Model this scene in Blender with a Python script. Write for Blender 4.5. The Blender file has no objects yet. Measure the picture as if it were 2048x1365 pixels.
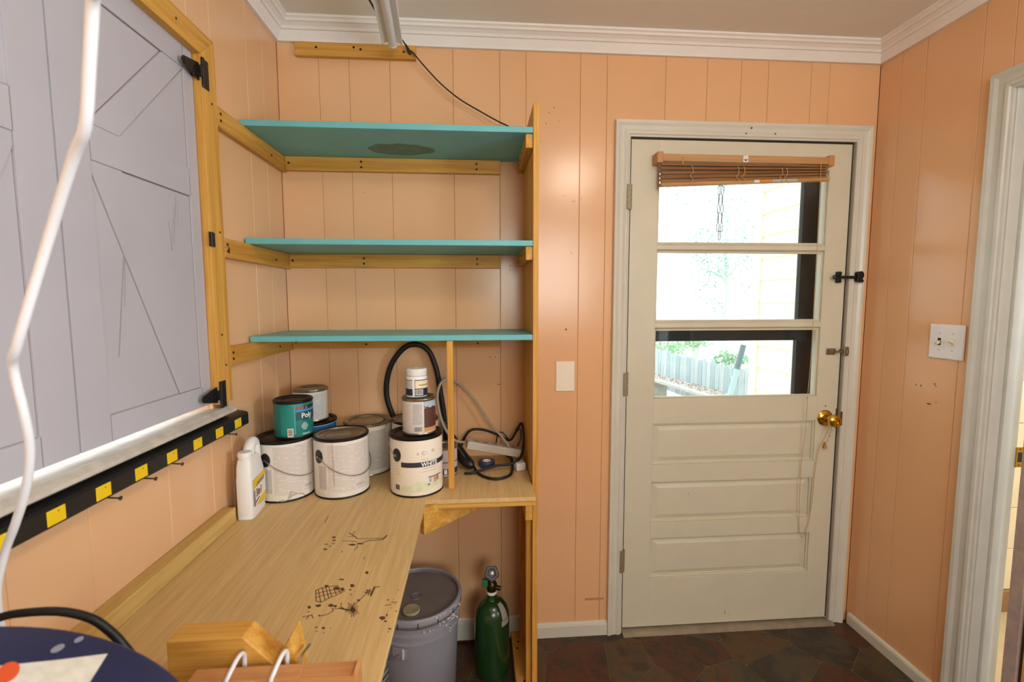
import bpy, bmesh, math, random
from mathutils import Vector, Matrix
random.seed(11)
SC = bpy.context.scene
COL = SC.collection
PI = math.pi

# ------------------------------------------------------------------ camera
cd = bpy.data.cameras.new('camera')
cam = bpy.data.objects.new('camera', cd); COL.objects.link(cam)
cam.location = (0.7229, -1.8211, 1.4109)
_y, _p, _r = math.radians(4.223), math.radians(4.934), math.radians(-0.09)
_f = Vector((math.sin(_y)*math.cos(_p), math.cos(_y)*math.cos(_p), -math.sin(_p)))
_x = Vector((math.cos(_y), -math.sin(_y), 0)); _u = _x.cross(_f)
_X = _x*math.cos(_r)+_u*math.sin(_r); _U = -_x*math.sin(_r)+_u*math.cos(_r)
cam.rotation_euler = Matrix((_X, _U, -_f)).transposed().to_euler()
cd.sensor_width = 36; cd.lens = 923.3/2048*36; cd.clip_start = .02
cd.dof.use_dof = True; cd.dof.focus_distance = 1.75; cd.dof.aperture_fstop = 4.2
SC.camera = cam

# ------------------------------------------------------------------ world, lights, exposure
wd = bpy.data.worlds.new('overcast_sky'); SC.world = wd; wd.use_nodes = True
wn = wd.node_tree.nodes['Background']
wn.inputs[0].default_value = (.90, .97, 1.0, 1); wn.inputs[1].default_value = 3.2
def area(name, loc, rot, sx, sy, energy, color):
    l = bpy.data.lights.new(name, 'AREA'); l.shape = 'RECTANGLE'; l.size = sx; l.size_y = sy
    l.energy = energy; l.color = color
    o = bpy.data.objects.new(name, l); COL.objects.link(o); o.location = loc; o.rotation_euler = rot
    return o
# added fill lights outside unseen windows of this room and the next
area('rear_fill_light', (1.5, -3.80, 1.72), (-PI/2, 0, PI), 1.1, .95, 31, (1.0, .985, .95))
area('side_fill_light', (2.62, -1.84, 1.35), (0, PI/2, 0), 1.0, .62, 42, (.66, .83, 1.0))
area('kitchen_fill_light', (4.62, -1.2, 1.5), (0, PI/2, 0), 1.2, 1.4, 26, (.90, .96, 1.0))
FILL_LAMP_W = 38.0            # glow strength of the added, unseen ceiling lamp
vs = SC.view_settings
vs.view_transform = 'Standard'; vs.look = 'None'; vs.exposure = 0.05; vs.gamma = 1.0
vs.use_curve_mapping = False

# ------------------------------------------------------------------ materials
def srgb(r, g, b):
    f = lambda c: (c/255/12.92) if c/255 <= .04045 else ((c/255+.055)/1.055)**2.4
    return (f(r), f(g), f(b), 1)
MATS = {}
def nodes_of(name):
    m = bpy.data.materials.new(name); m.use_nodes = True
    nt = m.node_tree; return m, nt, nt.nodes['Principled BSDF']
def M(name, rgb, rough=.5, metal=0., bump=0., bscale=200, var=0., vscale=6, spec=.5, coat=0.):
    if name in MATS: return MATS[name]
    m, nt, b = nodes_of(name); L = nt.links.new
    c = srgb(*rgb)
    b.inputs['Base Color'].default_value = c
    b.inputs['Roughness'].default_value = rough; b.inputs['Metallic'].default_value = metal
    b.inputs['Specular IOR Level'].default_value = spec
    if coat: b.inputs['Coat Weight'].default_value = coat; b.inputs['Coat Roughness'].default_value = .15
    tc = nt.nodes.new('ShaderNodeTexCoord')
    if var:
        n = nt.nodes.new('ShaderNodeTexNoise'); n.inputs['Scale'].default_value = vscale; n.inputs['Detail'].default_value = 5
        L(tc.outputs['Object'], n.inputs['Vector'])
        r = nt.nodes.new('ShaderNodeValToRGB'); r.color_ramp.elements[0].position = .3; r.color_ramp.elements[1].position = .7
        r.color_ramp.elements[0].color = tuple(x*(1-var) for x in c[:3])+(1,)
        r.color_ramp.elements[1].color = tuple(min(1, x*(1+var*.6)) for x in c[:3])+(1,)
        L(n.outputs['Fac'], r.inputs['Fac']); L(r.outputs['Color'], b.inputs['Base Color'])
    if bump:
        n2 = nt.nodes.new('ShaderNodeTexNoise'); n2.inputs['Scale'].default_value = bscale; n2.inputs['Detail'].default_value = 3
        L(tc.outputs['Object'], n2.inputs['Vector'])
        bp = nt.nodes.new('ShaderNodeBump'); bp.inputs['Strength'].default_value = bump; bp.inputs['Distance'].default_value = .002
        L(n2.outputs['Fac'], bp.inputs['Height']); L(bp.outputs['Normal'], b.inputs['Normal'])
    MATS[name] = m; return m
def wood(name, light, dark, axis, rough=.5, fine=1., knots=.0):
    if name in MATS: return MATS[name]
    m, nt, b = nodes_of(name); L = nt.links.new; N = nt.nodes.new
    tc = N('ShaderNodeTexCoord'); oi = N('ShaderNodeObjectInfo')
    add = N('ShaderNodeVectorMath'); add.operation = 'ADD'
    sc = N('ShaderNodeVectorMath'); sc.operation = 'SCALE'; sc.inputs['Scale'].default_value = 7.3
    cmb = N('ShaderNodeCombineXYZ')
    for i in range(3): L(oi.outputs['Random'], cmb.inputs[i])
    L(cmb.outputs[0], sc.inputs[0]); L(tc.outputs['Object'], add.inputs[0]); L(sc.outputs[0], add.inputs[1])
    mp = N('ShaderNodeMapping'); s = [26*fine, 26*fine, 26*fine]; s['xyz'.index(axis)] = 1.1*fine
    mp.inputs['Scale'].default_value = s; L(add.outputs[0], mp.inputs['Vector'])
    n = N('ShaderNodeTexNoise'); n.inputs['Scale'].default_value = 1.6; n.inputs['Detail'].default_value = 6; n.inputs['Distortion'].default_value = .8
    L(mp.outputs[0], n.inputs['Vector'])
    mp2 = N('ShaderNodeMapping'); s2 = [190*fine]*3; s2['xyz'.index(axis)] = 5*fine
    mp2.inputs['Scale'].default_value = s2; L(add.outputs[0], mp2.inputs['Vector'])
    n2 = N('ShaderNodeTexNoise'); n2.inputs['Scale'].default_value = 1.5; n2.inputs['Detail'].default_value = 3; L(mp2.outputs[0], n2.inputs['Vector'])
    mx = N('ShaderNodeMath'); mx.operation = 'MULTIPLY_ADD'; mx.inputs[1].default_value = .35; L(n2.outputs['Fac'], mx.inputs[0])
    m2 = N('ShaderNodeMath'); m2.operation = 'MULTIPLY'; m2.inputs[1].default_value = .65; L(n.outputs['Fac'], m2.inputs[0]); L(m2.outputs[0], mx.inputs[2])
    r = N('ShaderNodeValToRGB'); e = r.color_ramp.elements
    e[0].position = .33; e[0].color = srgb(*dark); e[1].position = .62; e[1].color = srgb(*light)
    L(mx.outputs[0], r.inputs['Fac']); L(r.outputs['Color'], b.inputs['Base Color'])
    b.inputs['Roughness'].default_value = rough; b.inputs['Specular IOR Level'].default_value = .35
    bp = N('ShaderNodeBump'); bp.inputs['Strength'].default_value = .12; bp.inputs['Distance'].default_value = .001
    L(mx.outputs[0], bp.inputs['Height']); L(bp.outputs['Normal'], b.inputs['Normal'])
    MATS[name] = m; return m
def pine(axis): return wood('pine_'+axis, (224, 170, 82), (188, 126, 44), axis)
def ply(): return wood('plywood_top', (222, 188, 130), (202, 163, 106), 'y', .42, 2.2)
def printed(name, paper, ink, lines=420, amount=.55):
    """white paper label with rows of fine unreadable print"""
    if name in MATS: return MATS[name]
    m, nt, b = nodes_of(name); L = nt.links.new; N = nt.nodes.new
    tc = N('ShaderNodeTexCoord'); sp = N('ShaderNodeSeparateXYZ'); L(tc.outputs['Object'], sp.inputs[0])
    a = N('ShaderNodeMath'); a.operation = 'MULTIPLY'; a.inputs[1].default_value = lines; L(sp.outputs['Z'], a.inputs[0])
    fr = N('ShaderNodeMath'); fr.operation = 'FRACT'; L(a.outputs[0], fr.inputs[0])
    gt = N('ShaderNodeMath'); gt.operation = 'GREATER_THAN'; gt.inputs[1].default_value = .5; L(fr.outputs[0], gt.inputs[0])
    mp = N('ShaderNodeMapping'); mp.inputs['Scale'].default_value = (50, 50, lines); L(tc.outputs['Object'], mp.inputs['Vector'])
    n = N('ShaderNodeTexNoise'); n.inputs['Scale'].default_value = 1; n.inputs['Detail'].default_value = 1; L(mp.outputs[0], n.inputs['Vector'])
    g2 = N('ShaderNodeMath'); g2.operation = 'GREATER_THAN'; g2.inputs[1].default_value = .40; L(n.outputs['Fac'], g2.inputs[0])
    mu = N('ShaderNodeMath'); mu.operation = 'MULTIPLY'; L(gt.outputs[0], mu.inputs[0]); L(g2.outputs[0], mu.inputs[1])
    m3 = N('ShaderNodeMath'); m3.operation = 'MULTIPLY'; m3.inputs[1].default_value = amount; L(mu.outputs[0], m3.inputs[0])
    mix = N('ShaderNodeMix'); mix.data_type = 'RGBA'
    mix.inputs[6].default_value = srgb(*paper); mix.inputs[7].default_value = srgb(*ink)
    L(m3.outputs[0], mix.inputs[0]); L(mix.outputs[2], b.inputs['Base Color']); b.inputs['Roughness'].default_value = .55
    MATS[name] = m; return m
def stone_mat():
    m, nt, b = nodes_of('slate_stone'); L = nt.links.new; N = nt.nodes.new
    oi = N('ShaderNodeObjectInfo'); tc = N('ShaderNodeTexCoord')
    n = N('ShaderNodeTexNoise'); n.inputs['Scale'].default_value = 9; n.inputs['Detail'].default_value = 8; n.inputs['Roughness'].default_value = .65
    L(tc.outputs['Object'], n.inputs['Vector'])
    n4 = N('ShaderNodeTexNoise'); n4.noise_dimensions = '4D'; n4.inputs['Scale'].default_value = 7; n4.inputs['Detail'].default_value = 9; n4.inputs['Roughness'].default_value = .68; n4.inputs['Distortion'].default_value = .6
    k = N('ShaderNodeMath'); k.operation = 'MULTIPLY'; k.inputs[1].default_value = 37; L(oi.outputs['Random'], k.inputs[0]); L(k.outputs[0], n4.inputs['W'])
    L(tc.outputs['Object'], n4.inputs['Vector'])
    ad = N('ShaderNodeMath'); ad.operation = 'MULTIPLY_ADD'; ad.inputs[1].default_value = .34; L(oi.outputs['Random'], ad.inputs[0])
    hf = N('ShaderNodeMath'); hf.operation = 'MULTIPLY'; hf.inputs[1].default_value = .82; L(n4.outputs['Fac'], hf.inputs[0]); L(hf.outputs[0], ad.inputs[2])
    r = N('ShaderNodeValToRGB'); e = r.color_ramp.elements
    e[0].position = .16; e[0].color = srgb(43, 42, 38); e[1].position = .84; e[1].color = srgb(73, 50, 30)
    for p, c in ((.32, (70, 65, 52)), (.40, (50, 36, 25)), (.47, (85, 48, 30)), (.53, (53, 42, 30)), (.60, (90, 63, 35)), (.68, (67, 62, 48)), (.76, (47, 40, 35))):
        x = e.new(p); x.color = srgb(*c)
    L(ad.outputs[0], r.inputs['Fac']); L(r.outputs['Color'], b.inputs['Base Color'])
    b.inputs['Roughness'].default_value = .42
    bp = N('ShaderNodeBump'); bp.inputs['Strength'].default_value = .25; bp.inputs['Distance'].default_value = .003
    L(n4.outputs['Fac'], bp.inputs['Height']); L(bp.outputs['Normal'], b.inputs['Normal'])
    return m
def glass_mat():
    m, nt, b = nodes_of('window_glass'); L = nt.links.new; N = nt.nodes.new
    nt.nodes.remove(b)
    t = N('ShaderNodeBsdfTransparent'); t.inputs[0].default_value = (.96, .98, .97, 1)
    g = N('ShaderNodeBsdfGlossy'); g.inputs['Roughness'].default_value = .03
    f = N('ShaderNodeFresnel'); f.inputs[0].default_value = 1.32
    mx = N('ShaderNodeMixShader'); L(f.outputs[0], mx.inputs[0]); L(t.outputs[0], mx.inputs[1]); L(g.outputs[0], mx.inputs[2])
    L(mx.outputs[0], nt.nodes['Material Output'].inputs[0]); return m
def emit(name, rgb, s):
    m, nt, b = nodes_of(name); b.inputs['Base Color'].default_value = srgb(*rgb)
    b.inputs['Emission Color'].default_value = srgb(*rgb); b.inputs['Emission Strength'].default_value = s; return m

PEACH = M('peach_paint', (233, 184, 138), .20, bump=.07, bscale=330, var=.03, vscale=3, spec=.5)
PEACHD = M('peach_groove', (208, 150, 106), .6)
WHITE = M('white_trim_paint', (244, 240, 236), .35, bump=.1, bscale=90, var=.03, vscale=9)
CREAM = M('cream_door_paint', (216, 211, 190), .34, bump=.12, bscale=120, var=.04, vscale=7)
CASE = M('casing_paint', (216, 214, 202), .33, bump=.1, bscale=90, var=.05, vscale=8)
CEIL = M('ceiling_paint', (240, 238, 232), .75, bump=.1, bscale=150, var=.02)
SHUT = M('grey_shutter_paint', (188, 184, 190), .6, bump=.12, bscale=160, var=.05, vscale=4)
TURQ = M('turquoise_paint', (108, 186, 190), .45, bump=.15, bscale=200, var=.07, vscale=8)
BLACK = M('black_metal', (22, 22, 24), .42, metal=.2)
RUBBER = M('black_rubber', (16, 16, 18), .5)
BLKPL = M('black_plastic', (26, 26, 28), .36)
STEEL = M('steel', (176, 170, 160), .28, metal=1, var=.12, vscale=30)
DSTEEL = M('dull_steel', (158, 148, 130), .3, metal=.85, var=.2, vscale=40)
BRASS = M('polished_brass', (206, 172, 74), .15, metal=1)
YELL = M('yellow_plastic', (240, 200, 20), .45)
WPL = M('white_plastic', (240, 236, 232), .38)
SWPL = M('switch_plate_plastic', (238, 238, 242), .3)
IVORY = M('ivory_plastic', (226, 216, 176), .35)
PAPER = M('label_paper', (232, 224, 214), .6, var=.03, vscale=20)
INK = M('dark_ink', (44, 40, 44), .6)
NAVYI = M('navy_ink', (34, 42, 74), .5)
BURN = M('burned_wood', (88, 56, 32), .7)
NAIL = M('nail_steel', (96, 84, 70), .45, metal=.8)
GLASS = glass_mat()
DARKHOLE = M('dark_hole', (18, 14, 12), .8)

# ------------------------------------------------------------------ mesh helpers
class MB:
    def __init__(s): s.v = []; s.f = []
    def add(s, vs_, fs):
        n = len(s.v); s.v += [tuple(p) for p in vs_]; s.f += [tuple(i+n for i in f) for f in fs]; return s
    def box(s, x0, x1, y0, y1, z0, z1, mat=None):
        vs_ = [(x, y, z) for z in (z0, z1) for y in (y0, y1) for x in (x0, x1)]
        if mat is not None: vs_ = [tuple(mat @ Vector(p)) for p in vs_]
        return s.add(vs_, [(0, 2, 3, 1), (4, 5, 7, 6), (0, 1, 5, 4), (1, 3, 7, 5), (3, 2, 6, 7), (2, 0, 4, 6)])
    def prism(s, poly, axis, a0, a1, mit0=None, mit1=None):
        """poly: (p,q) pairs in the two other axes, in xyz order; mit: function of (p,q) shifting the end"""
        def mk(a, p, q): return {'x': (a, p, q), 'y': (p, a, q), 'z': (p, q, a)}[axis]
        n = len(poly)
        vs_ = [mk(a0+(mit0(p, q) if mit0 else 0), p, q) for p, q in poly]+[mk(a1+(mit1(p, q) if mit1 else 0), p, q) for p, q in poly]
        fs = [tuple(range(n)), tuple(range(2*n-1, n-1, -1))]+[(i, (i+1) % n, n+(i+1) % n, n+i) for i in range(n)]
        return s.add(vs_, fs)
    def lathe(s, prof, seg=32, c=(0, 0, 0), mat=None):
        vs_ = []; fs = []; rings = []
        for r, z in prof:
            if r < 1e-6: rings.append([len(vs_)]); vs_.append((0, 0, z))
            else:
                rings.append(list(range(len(vs_), len(vs_)+seg)))
                vs_ += [(r*math.sin(2*PI*k/seg), -r*math.cos(2*PI*k/seg), z) for k in range(seg)]
        for a, b in zip(rings, rings[1:]):
            for k in range(seg):
                k2 = (k+1) % seg
                if len(a) == 1 and len(b) == 1: continue
                if len(a) == 1: fs.append((a[0], b[k2], b[k]))
                elif len(b) == 1: fs.append((a[k], a[k2], b[0]))
                else: fs.append((a[k], a[k2], b[k2], b[k]))
        M4 = (mat if mat is not None else Matrix.Identity(4))
        vs_ = [tuple((M4 @ Vector(p))+Vector(c)) for p in vs_]
        return s.add(vs_, fs)
    def tube(s, pts, r, seg=10, smooth=0, closed=False):
        P = [Vector(p) for p in pts]
        R = list(r) if isinstance(r, (list, tuple)) else [r]*len(P)
        if smooth: P, R = catmull(P, R, smooth, closed)
        n = len(P); T = []
        for i in range(n):
            a = P[(i-1) % n] if (closed or i) else P[0]; b = P[(i+1) % n] if (closed or i < n-1) else P[-1]
            T.append((b-a).normalized())
        up = Vector((0, 0, 1)) if abs(T[0].z) < .9 else Vector((1, 0, 0))
        nrm = (up-T[0]*up.dot(T[0])).normalized(); vs_ = []; fs = []
        for i in range(n):
            nrm = (nrm-T[i]*nrm.dot(T[i])).normalized(); bi = T[i].cross(nrm)
            for k in range(seg):
                a = 2*PI*k/seg; vs_.append(P[i]+(nrm*math.cos(a)+bi*math.sin(a))*R[i])
        for i in range(n if closed else n-1):
            j = (i+1) % n
            for k in range(seg):
                k2 = (k+1) % seg; fs.append((i*seg+k, i*seg+k2, j*seg+k2, j*seg+k))
        if not closed: fs += [tuple(range(seg-1, -1, -1)), tuple((n-1)*seg+k for k in range(seg))]
        return s.add(vs_, fs)
    def shell(s, r, t0, t1, z0, z1, th=.0004, n=None):
        """a curved patch lying on a cylinder about the z axis; angle 0 faces -y, growing to +x"""
        n = n or max(2, int(abs(t1-t0)/.12)); vs_ = []; fs = []
        for rr in (r, r+th):
            for z in (z0, z1):
                for k in range(n+1):
                    t = t0+(t1-t0)*k/n; vs_.append((rr*math.sin(t), -rr*math.cos(t), z))
        q = n+1
        for k in range(n):
            fs += [(2*q+k, 2*q+k+1, 3*q+k+1, 3*q+k), (k, q+k, q+k+1, k+1), (q+k, 3*q+k, 3*q+k+1, q+k+1), (k, k+1, 2*q+k+1, 2*q+k)]
        fs += [(0, 2*q, 3*q, q), (n, q+n, 3*q+n, 2*q+n)]
        return s.add(vs_, fs)
    def xf(s, m): s.v = [tuple(m @ Vector(p)) for p in s.v]; return s
    def build(s, name, mat, parent=None, smooth=False, bevel=0., segs=2):
        return link_mesh(name, s.v, s.f, mat, parent, smooth, bevel, segs)
def catmull(P, R, k, closed=False):
    n = len(P); out = []; ro = []
    g = (lambda i: P[i % n]) if closed else (lambda i: P[max(0, min(n-1, i))])
    gr = (lambda i: R[i % n]) if closed else (lambda i: R[max(0, min(n-1, i))])
    for i in range(n if closed else n-1):
        a, b, c, d = g(i-1), g(i), g(i+1), g(i+2)
        for j in range(k):
            t = j/k
            out.append(.5*((2*b)+(c-a)*t+(2*a-5*b+4*c-d)*t*t+(3*b-a-3*c+d)*t**3)); ro.append(gr(i)*(1-t)+gr(i+1)*t)
    if not closed: out.append(P[-1]); ro.append(R[-1])
    return out, ro
BASE = {}
def wloc(o): return BASE.get(o.name, Vector((0, 0, 0)))
def link_mesh(name, vs_, fs, mat, parent=None, smooth=False, bevel=0., segs=2, local=False):
    bm = bmesh.new()
    bv = [bm.verts.new(p) for p in vs_]
    for f in fs:
        try: bm.faces.new([bv[i] for i in f])
        except ValueError: pass
    bmesh.ops.recalc_face_normals(bm, faces=bm.faces)
    if bevel:
        ed = [e for e in bm.edges if len(e.link_faces) == 2 and e.calc_face_angle(0) > .6]
        bmesh.ops.bevel(bm, geom=ed, offset=bevel, segments=segs, profile=.5, affect='EDGES', clamp_overlap=True)
    xs = [v.co for v in bm.verts]
    lo = Vector([min(p[i] for p in xs) for i in range(3)]); hi = Vector([max(p[i] for p in xs) for i in range(3)])
    base = Vector(((lo.x+hi.x)/2, (lo.y+hi.y)/2, lo.z))
    if local: base = Vector((0, 0, 0))
    bmesh.ops.translate(bm, verts=bm.verts, vec=-base)
    me = bpy.data.meshes.new(name); bm.to_mesh(me); bm.free()
    me.materials.append(mat)
    if smooth:
        me.polygons.foreach_set('use_smooth', [True]*len(me.polygons)); me.set_sharp_from_angle(angle=.62)
    o = bpy.data.objects.new(name, me); COL.objects.link(o)
    if parent is not None:
        o.parent = parent; o.location = base-wloc(parent)
    else: o.location = base
    BASE[o.name] = base
    return o
def thing(name, label, cat, loc=(0, 0, 0), group=None, rotz=0):
    o = bpy.data.objects.new(name, None); COL.objects.link(o); o.location = loc; o.empty_display_size = .05
    o.rotation_euler = (0, 0, rotz)
    BASE[o.name] = Vector(loc); return tag(o, label, cat, group)
def tag(o, label, cat, group=None):
    o['label'] = label; o['category'] = cat
    if group: o['group'] = group
    return o
def struct(o, label=None, cat=None):
    o['kind'] = 'structure'
    if label: o['label'] = label
    if cat: o['category'] = cat
    return o
def sroot(name, loc, label, cat):
    o = bpy.data.objects.new(name, None); COL.objects.link(o); o.location = loc; o.empty_display_size = .05
    BASE[o.name] = Vector(loc); return struct(o, label, cat)
def box(name, a, mat, parent=None, bevel=.0015): return MB().box(*a).build(name, mat, parent, bevel=bevel, segs=1)
def text_geo(body, size, bold=0.):
    cu = bpy.data.curves.new('lettering', 'FONT'); cu.body = body; cu.size = size; cu.offset = bold
    cu.resolution_u = 3
    o = bpy.data.objects.new('lettering', cu); COL.objects.link(o)
    dg = bpy.context.evaluated_depsgraph_get(); me = bpy.data.meshes.new_from_object(o.evaluated_get(dg))
    vs_ = [tuple(v.co) for v in me.vertices]; fs = [tuple(p.vertices) for p in me.polygons]
    bpy.data.objects.remove(o); bpy.data.curves.remove(cu); bpy.data.meshes.remove(me)
    return vs_, fs
def wrap_text(body, size, r, t0, z0, bold=0., sx=1.):
    vs_, fs = text_geo(body, size, bold); m = MB()
    m.add([(r*math.sin(t0+x*sx/r), -r*math.cos(t0+x*sx/r), z0+y) for x, y, z in vs_], fs); return m
def screws(parent, pts, axis='y', r=.0042, proud=.0012):
    for p in pts:
        d = {'y': Vector((0, -1, 0)), 'x': Vector((1, 0, 0)), 'z': Vector((0, 0, 1)), '-x': Vector((-1, 0, 0))}[axis]
        p = Vector(p); MB().tube([p-d*.002, p+d*proud], r, 8).build('screw', BLACK, parent)
def lthing(*a, **k):
    o = thing(*a, **k); BASE[o.name] = Vector((0, 0, 0)); return o

# ================================================================== THE SETTING
W, H, YR = 2.34, 2.415, -3.6
# ---- floor: slate look stones with recessed joints
GROUT = M('dark_grout', (104, 90, 66), .7, bump=.2, bscale=300, var=.1, vscale=30)
floor = struct(box('floor', (-.12, 2.47, YR-.1, .16, -.06, -.0016), GROUT, bevel=0), 'dark brown slate floor of irregular stones', 'floor')
STONE = stone_mat()
def clip(poly, px, py, nx, ny):
    out = []
    for i in range(len(poly)):
        a, b = poly[i], poly[(i+1) % len(poly)]
        da = (a[0]-px)*nx+(a[1]-py)*ny; db = (b[0]-px)*nx+(b[1]-py)*ny
        if da <= 0: out.append(a)
        if (da < 0 < db) or (db < 0 < da):
            t = da/(da-db); out.append((a[0]+(b[0]-a[0])*t, a[1]+(b[1]-a[1])*t))
    return out
rs = random.Random(5)
seeds = []
gx, gy = 12, 10
for i in range(-1, gx+1):
    for j in range(-1, gy+1):
        seeds.append((0+(i+.5+rs.uniform(-.48, .48))*2.34/gx, -(j+.5+rs.uniform(-.48, .48))*2.3/gy))
for s in seeds:
    poly = [(0, -2.3), (2.34, -2.3), (2.34, -.002), (0, -.002)]
    for q in seeds:
        if q == s or abs(q[0]-s[0]) > .8 or abs(q[1]-s[1]) > .8: continue
        dx, dy = q[0]-s[0], q[1]-s[1]; d = math.hypot(dx, dy)
        poly = clip(poly, s[0]+dx/2-dx/d*.0011, s[1]+dy/2-dy/d*.0011, dx/d, dy/d)
        if len(poly) < 3: break
    if len(poly) < 3: continue
    rnd = []                                            # soften the corners
    for i in range(len(poly)):
        a, b, c = poly[i-1], poly[i], poly[(i+1) % len(poly)]
        for t, e in ((.05, a), (.05, c)):
            rnd.append((b[0]+(e[0]-b[0])*t, b[1]+(e[1]-b[1])*t))
    h = rs.uniform(-.0005, 0)
    n = len(rnd); cx = sum(p[0] for p in rnd)/n; cy = sum(p[1] for p in rnd)/n
    inn = [(p[0]+(cx-p[0])*.02, p[1]+(cy-p[1])*.02) for p in rnd]
    vs_ = [(x, y, -.003) for x, y in rnd]+[(x, y, h-.0008) for x, y in rnd]+[(x, y, h) for x, y in inn]
    fs = [tuple(2*n+i for i in range(n))]+[(i, (i+1) % n, n+(i+1) % n, n+i) for i in range(n)]+[(n+i, n+(i+1) % n, 2*n+(i+1) % n, 2*n+i) for i in range(n)]
    link_mesh('stone', vs_, fs, STONE, floor)
ceiling = struct(box('ceiling', (-.12, 2.47, YR-.1, .16, H, H+.06), CEIL, bevel=0), 'flat pale ceiling', 'ceiling')

# ---- panelled walls: a backing and the upright boards with V grooves between them
def plank(parent, plane, a0, a1, rects):
    """plane 'back'|'left'|'right'; board from a0 to a1 along the wall, made of z ranges (z0,z1)"""
    g, d, c = .0004, .008, .0014
    m = MB(); lo, hi = min(a0, a1)+g, max(a0, a1)-g
    for r in rects:
        l, h_ = (lo, hi) if len(r) == 2 else (max(lo, min(r[2], r[3])), min(hi, max(r[2], r[3])))
        if h_-l < .004: continue
        cl = c if abs(l-lo) < 1e-6 else 0; ch = c if abs(h_-hi) < 1e-6 else 0
        prof = [(l, d), (l, c if cl else 0), (l+cl, 0), (h_-ch, 0), (h_, c if ch else 0), (h_, d)]
        if not cl: prof.pop(1)
        if not ch: prof.pop(-2)
        if plane == 'back': pts = [(p, q) for p, q in prof]
        elif plane == 'left': pts = [(-q, p) for p, q in prof]
        else: pts = [(W+q, p) for p, q in prof]
        m.prism(pts, 'z', r[0], r[1])
    if m.v: m.build('wall_board', PEACH, parent)
def boards(parent, plane, cuts, opening):
    o0, o1, oz0, oz1 = opening                          # o0<o1 along the wall
    for a, b in zip(cuts, cuts[1:]):
        lo, hi = min(a, b), max(a, b)
        if hi <= o0 or lo >= o1: plank(parent, plane, lo, hi, [(0.0, H)])
        else:
            r = [(oz1, H)]
            if oz0 > 0: r.append((0.0, oz0))
            if lo < o0: r.append((oz0, oz1, lo, o0))
            if hi > o1: r.append((oz0, oz1, o1, hi))
            plank(parent, plane, lo, hi, r)
back = struct(MB().box(-.12, 1.30, .0085, .12, -.05, H).box(2.258, 2.47, .0085, .12, -.05, H).box(1.30, 2.258, .0085, .12, 2.062, H)
              .build('wall_back', PEACHD), 'peach panelled wall behind shelves and door', 'wall')
boards(back, 'back', [0, .147, .256, .404, .637, .812, .912, 1.122, 1.226, 1.457, 1.623, 1.761, 1.872, 2.05, 2.127, 2.34], (1.30, 2.258, 0, 2.062))
left = struct(MB().box(-.12, -.0085, -.525, .12, -.05, H).box(-.12, -.0085, YR, -1.365, -.05, H).box(-.12, -.0085, -1.365, -.525, -.05, 1.112).box(-.12, -.0085, -1.365, -.525, 2.05, H)
              .build('wall_left', PEACHD), 'peach panelled wall with shuttered window', 'wall')
boards(left, 'left', [0, -.12, -.235, -.44, -.543, -.718, -.94, -1.093, -1.22, -1.34, -1.46, -1.66, -1.86, -2.1, -2.4, -2.7, -3.0, -3.3, -3.6], (-1.365, -.525, 1.112, 2.05))
right = struct(MB().box(2.3485, 2.442, -.492, 0, -.05, H).box(2.3485, 2.442, -1.48, -1.338, -.05, H).box(2.3485, 2.442, YR, -2.18, -.05, H).box(2.3485, 2.442, -2.18, -1.48, -.05, .83).box(2.3485, 2.442, -2.18, -1.48, 1.90, H).box(2.3485, 2.442, -1.338, -.492, 2.058, H)
               .build('wall_right', PEACHD), 'peach panelled wall with light switches and doorway', 'wall')
boards(right, 'right', [0, -.096, -.195, -.388, -.476, -.62, -.75, -.9, -1.05, -1.22, -1.42], (-1.338, -.492, 0, 2.058))
boards(right, 'right', [-1.42, -1.6, -1.8, -2.05, -2.3, -2.6, -2.9, -3.2, -3.6], (-2.18, -1.48, .83, 1.90))
rear = struct(MB().box(-.12, .92, YR-.12, YR, -.05, H).box(2.08, 2.47, YR-.12, YR, -.05, H).box(.92, 2.08, YR-.12, YR, -.05, 1.2).box(.92, 2.08, YR-.12, YR, 2.24, H)
              .build('wall_rear', PEACH), 'peach wall behind the camera', 'wall')
w4 = sroot('added_window_3', (1.5, YR, 1.2), 'added white window, unseen behind the camera, for fill light', 'window')  # unseen window added to let frontal fill light in
for nm, a in (('window_frame', (.92, .97, YR-.1, YR+.01, 1.2, 2.24)), ('window_frame', (2.03, 2.08, YR-.1, YR+.01, 1.2, 2.24)), ('window_frame', (.97, 2.03, YR-.1, YR+.01, 2.19, 2.24)), ('window_frame', (.97, 2.03, YR-.1, YR+.03, 1.2, 1.25)), ('mullion', (1.485, 1.515, YR-.08, YR-.03, 1.25, 2.19))):
    box(nm, a, WHITE, w4)
for a in ((.97, 1.485), (1.515, 2.03)): box('pane', (a[0], a[1], YR-.06, YR-.056, 1.25, 2.19), GLASS, w4, bevel=0)
w3 = sroot('added_window_2', (W, -1.84, .83), 'added white window, unseen in the right wall, for fill light', 'window')  # unseen window added so cool fill light reaches the left wall
for nm, a in (('window_frame', (W-.01, 2.44, -2.18, -2.13, .83, 1.90)), ('window_frame', (W-.01, 2.44, -1.53, -1.48, .83, 1.90)), ('window_frame', (W-.01, 2.44, -2.13, -1.53, 1.85, 1.90)), ('window_frame', (W-.03, 2.44, -2.13, -1.53, .83, .88))):
    box(nm, a, WHITE, w3)
box('pane', (2.40, 2.404, -2.13, -1.53, .88, 1.85), GLASS, w3, bevel=0)

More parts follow.
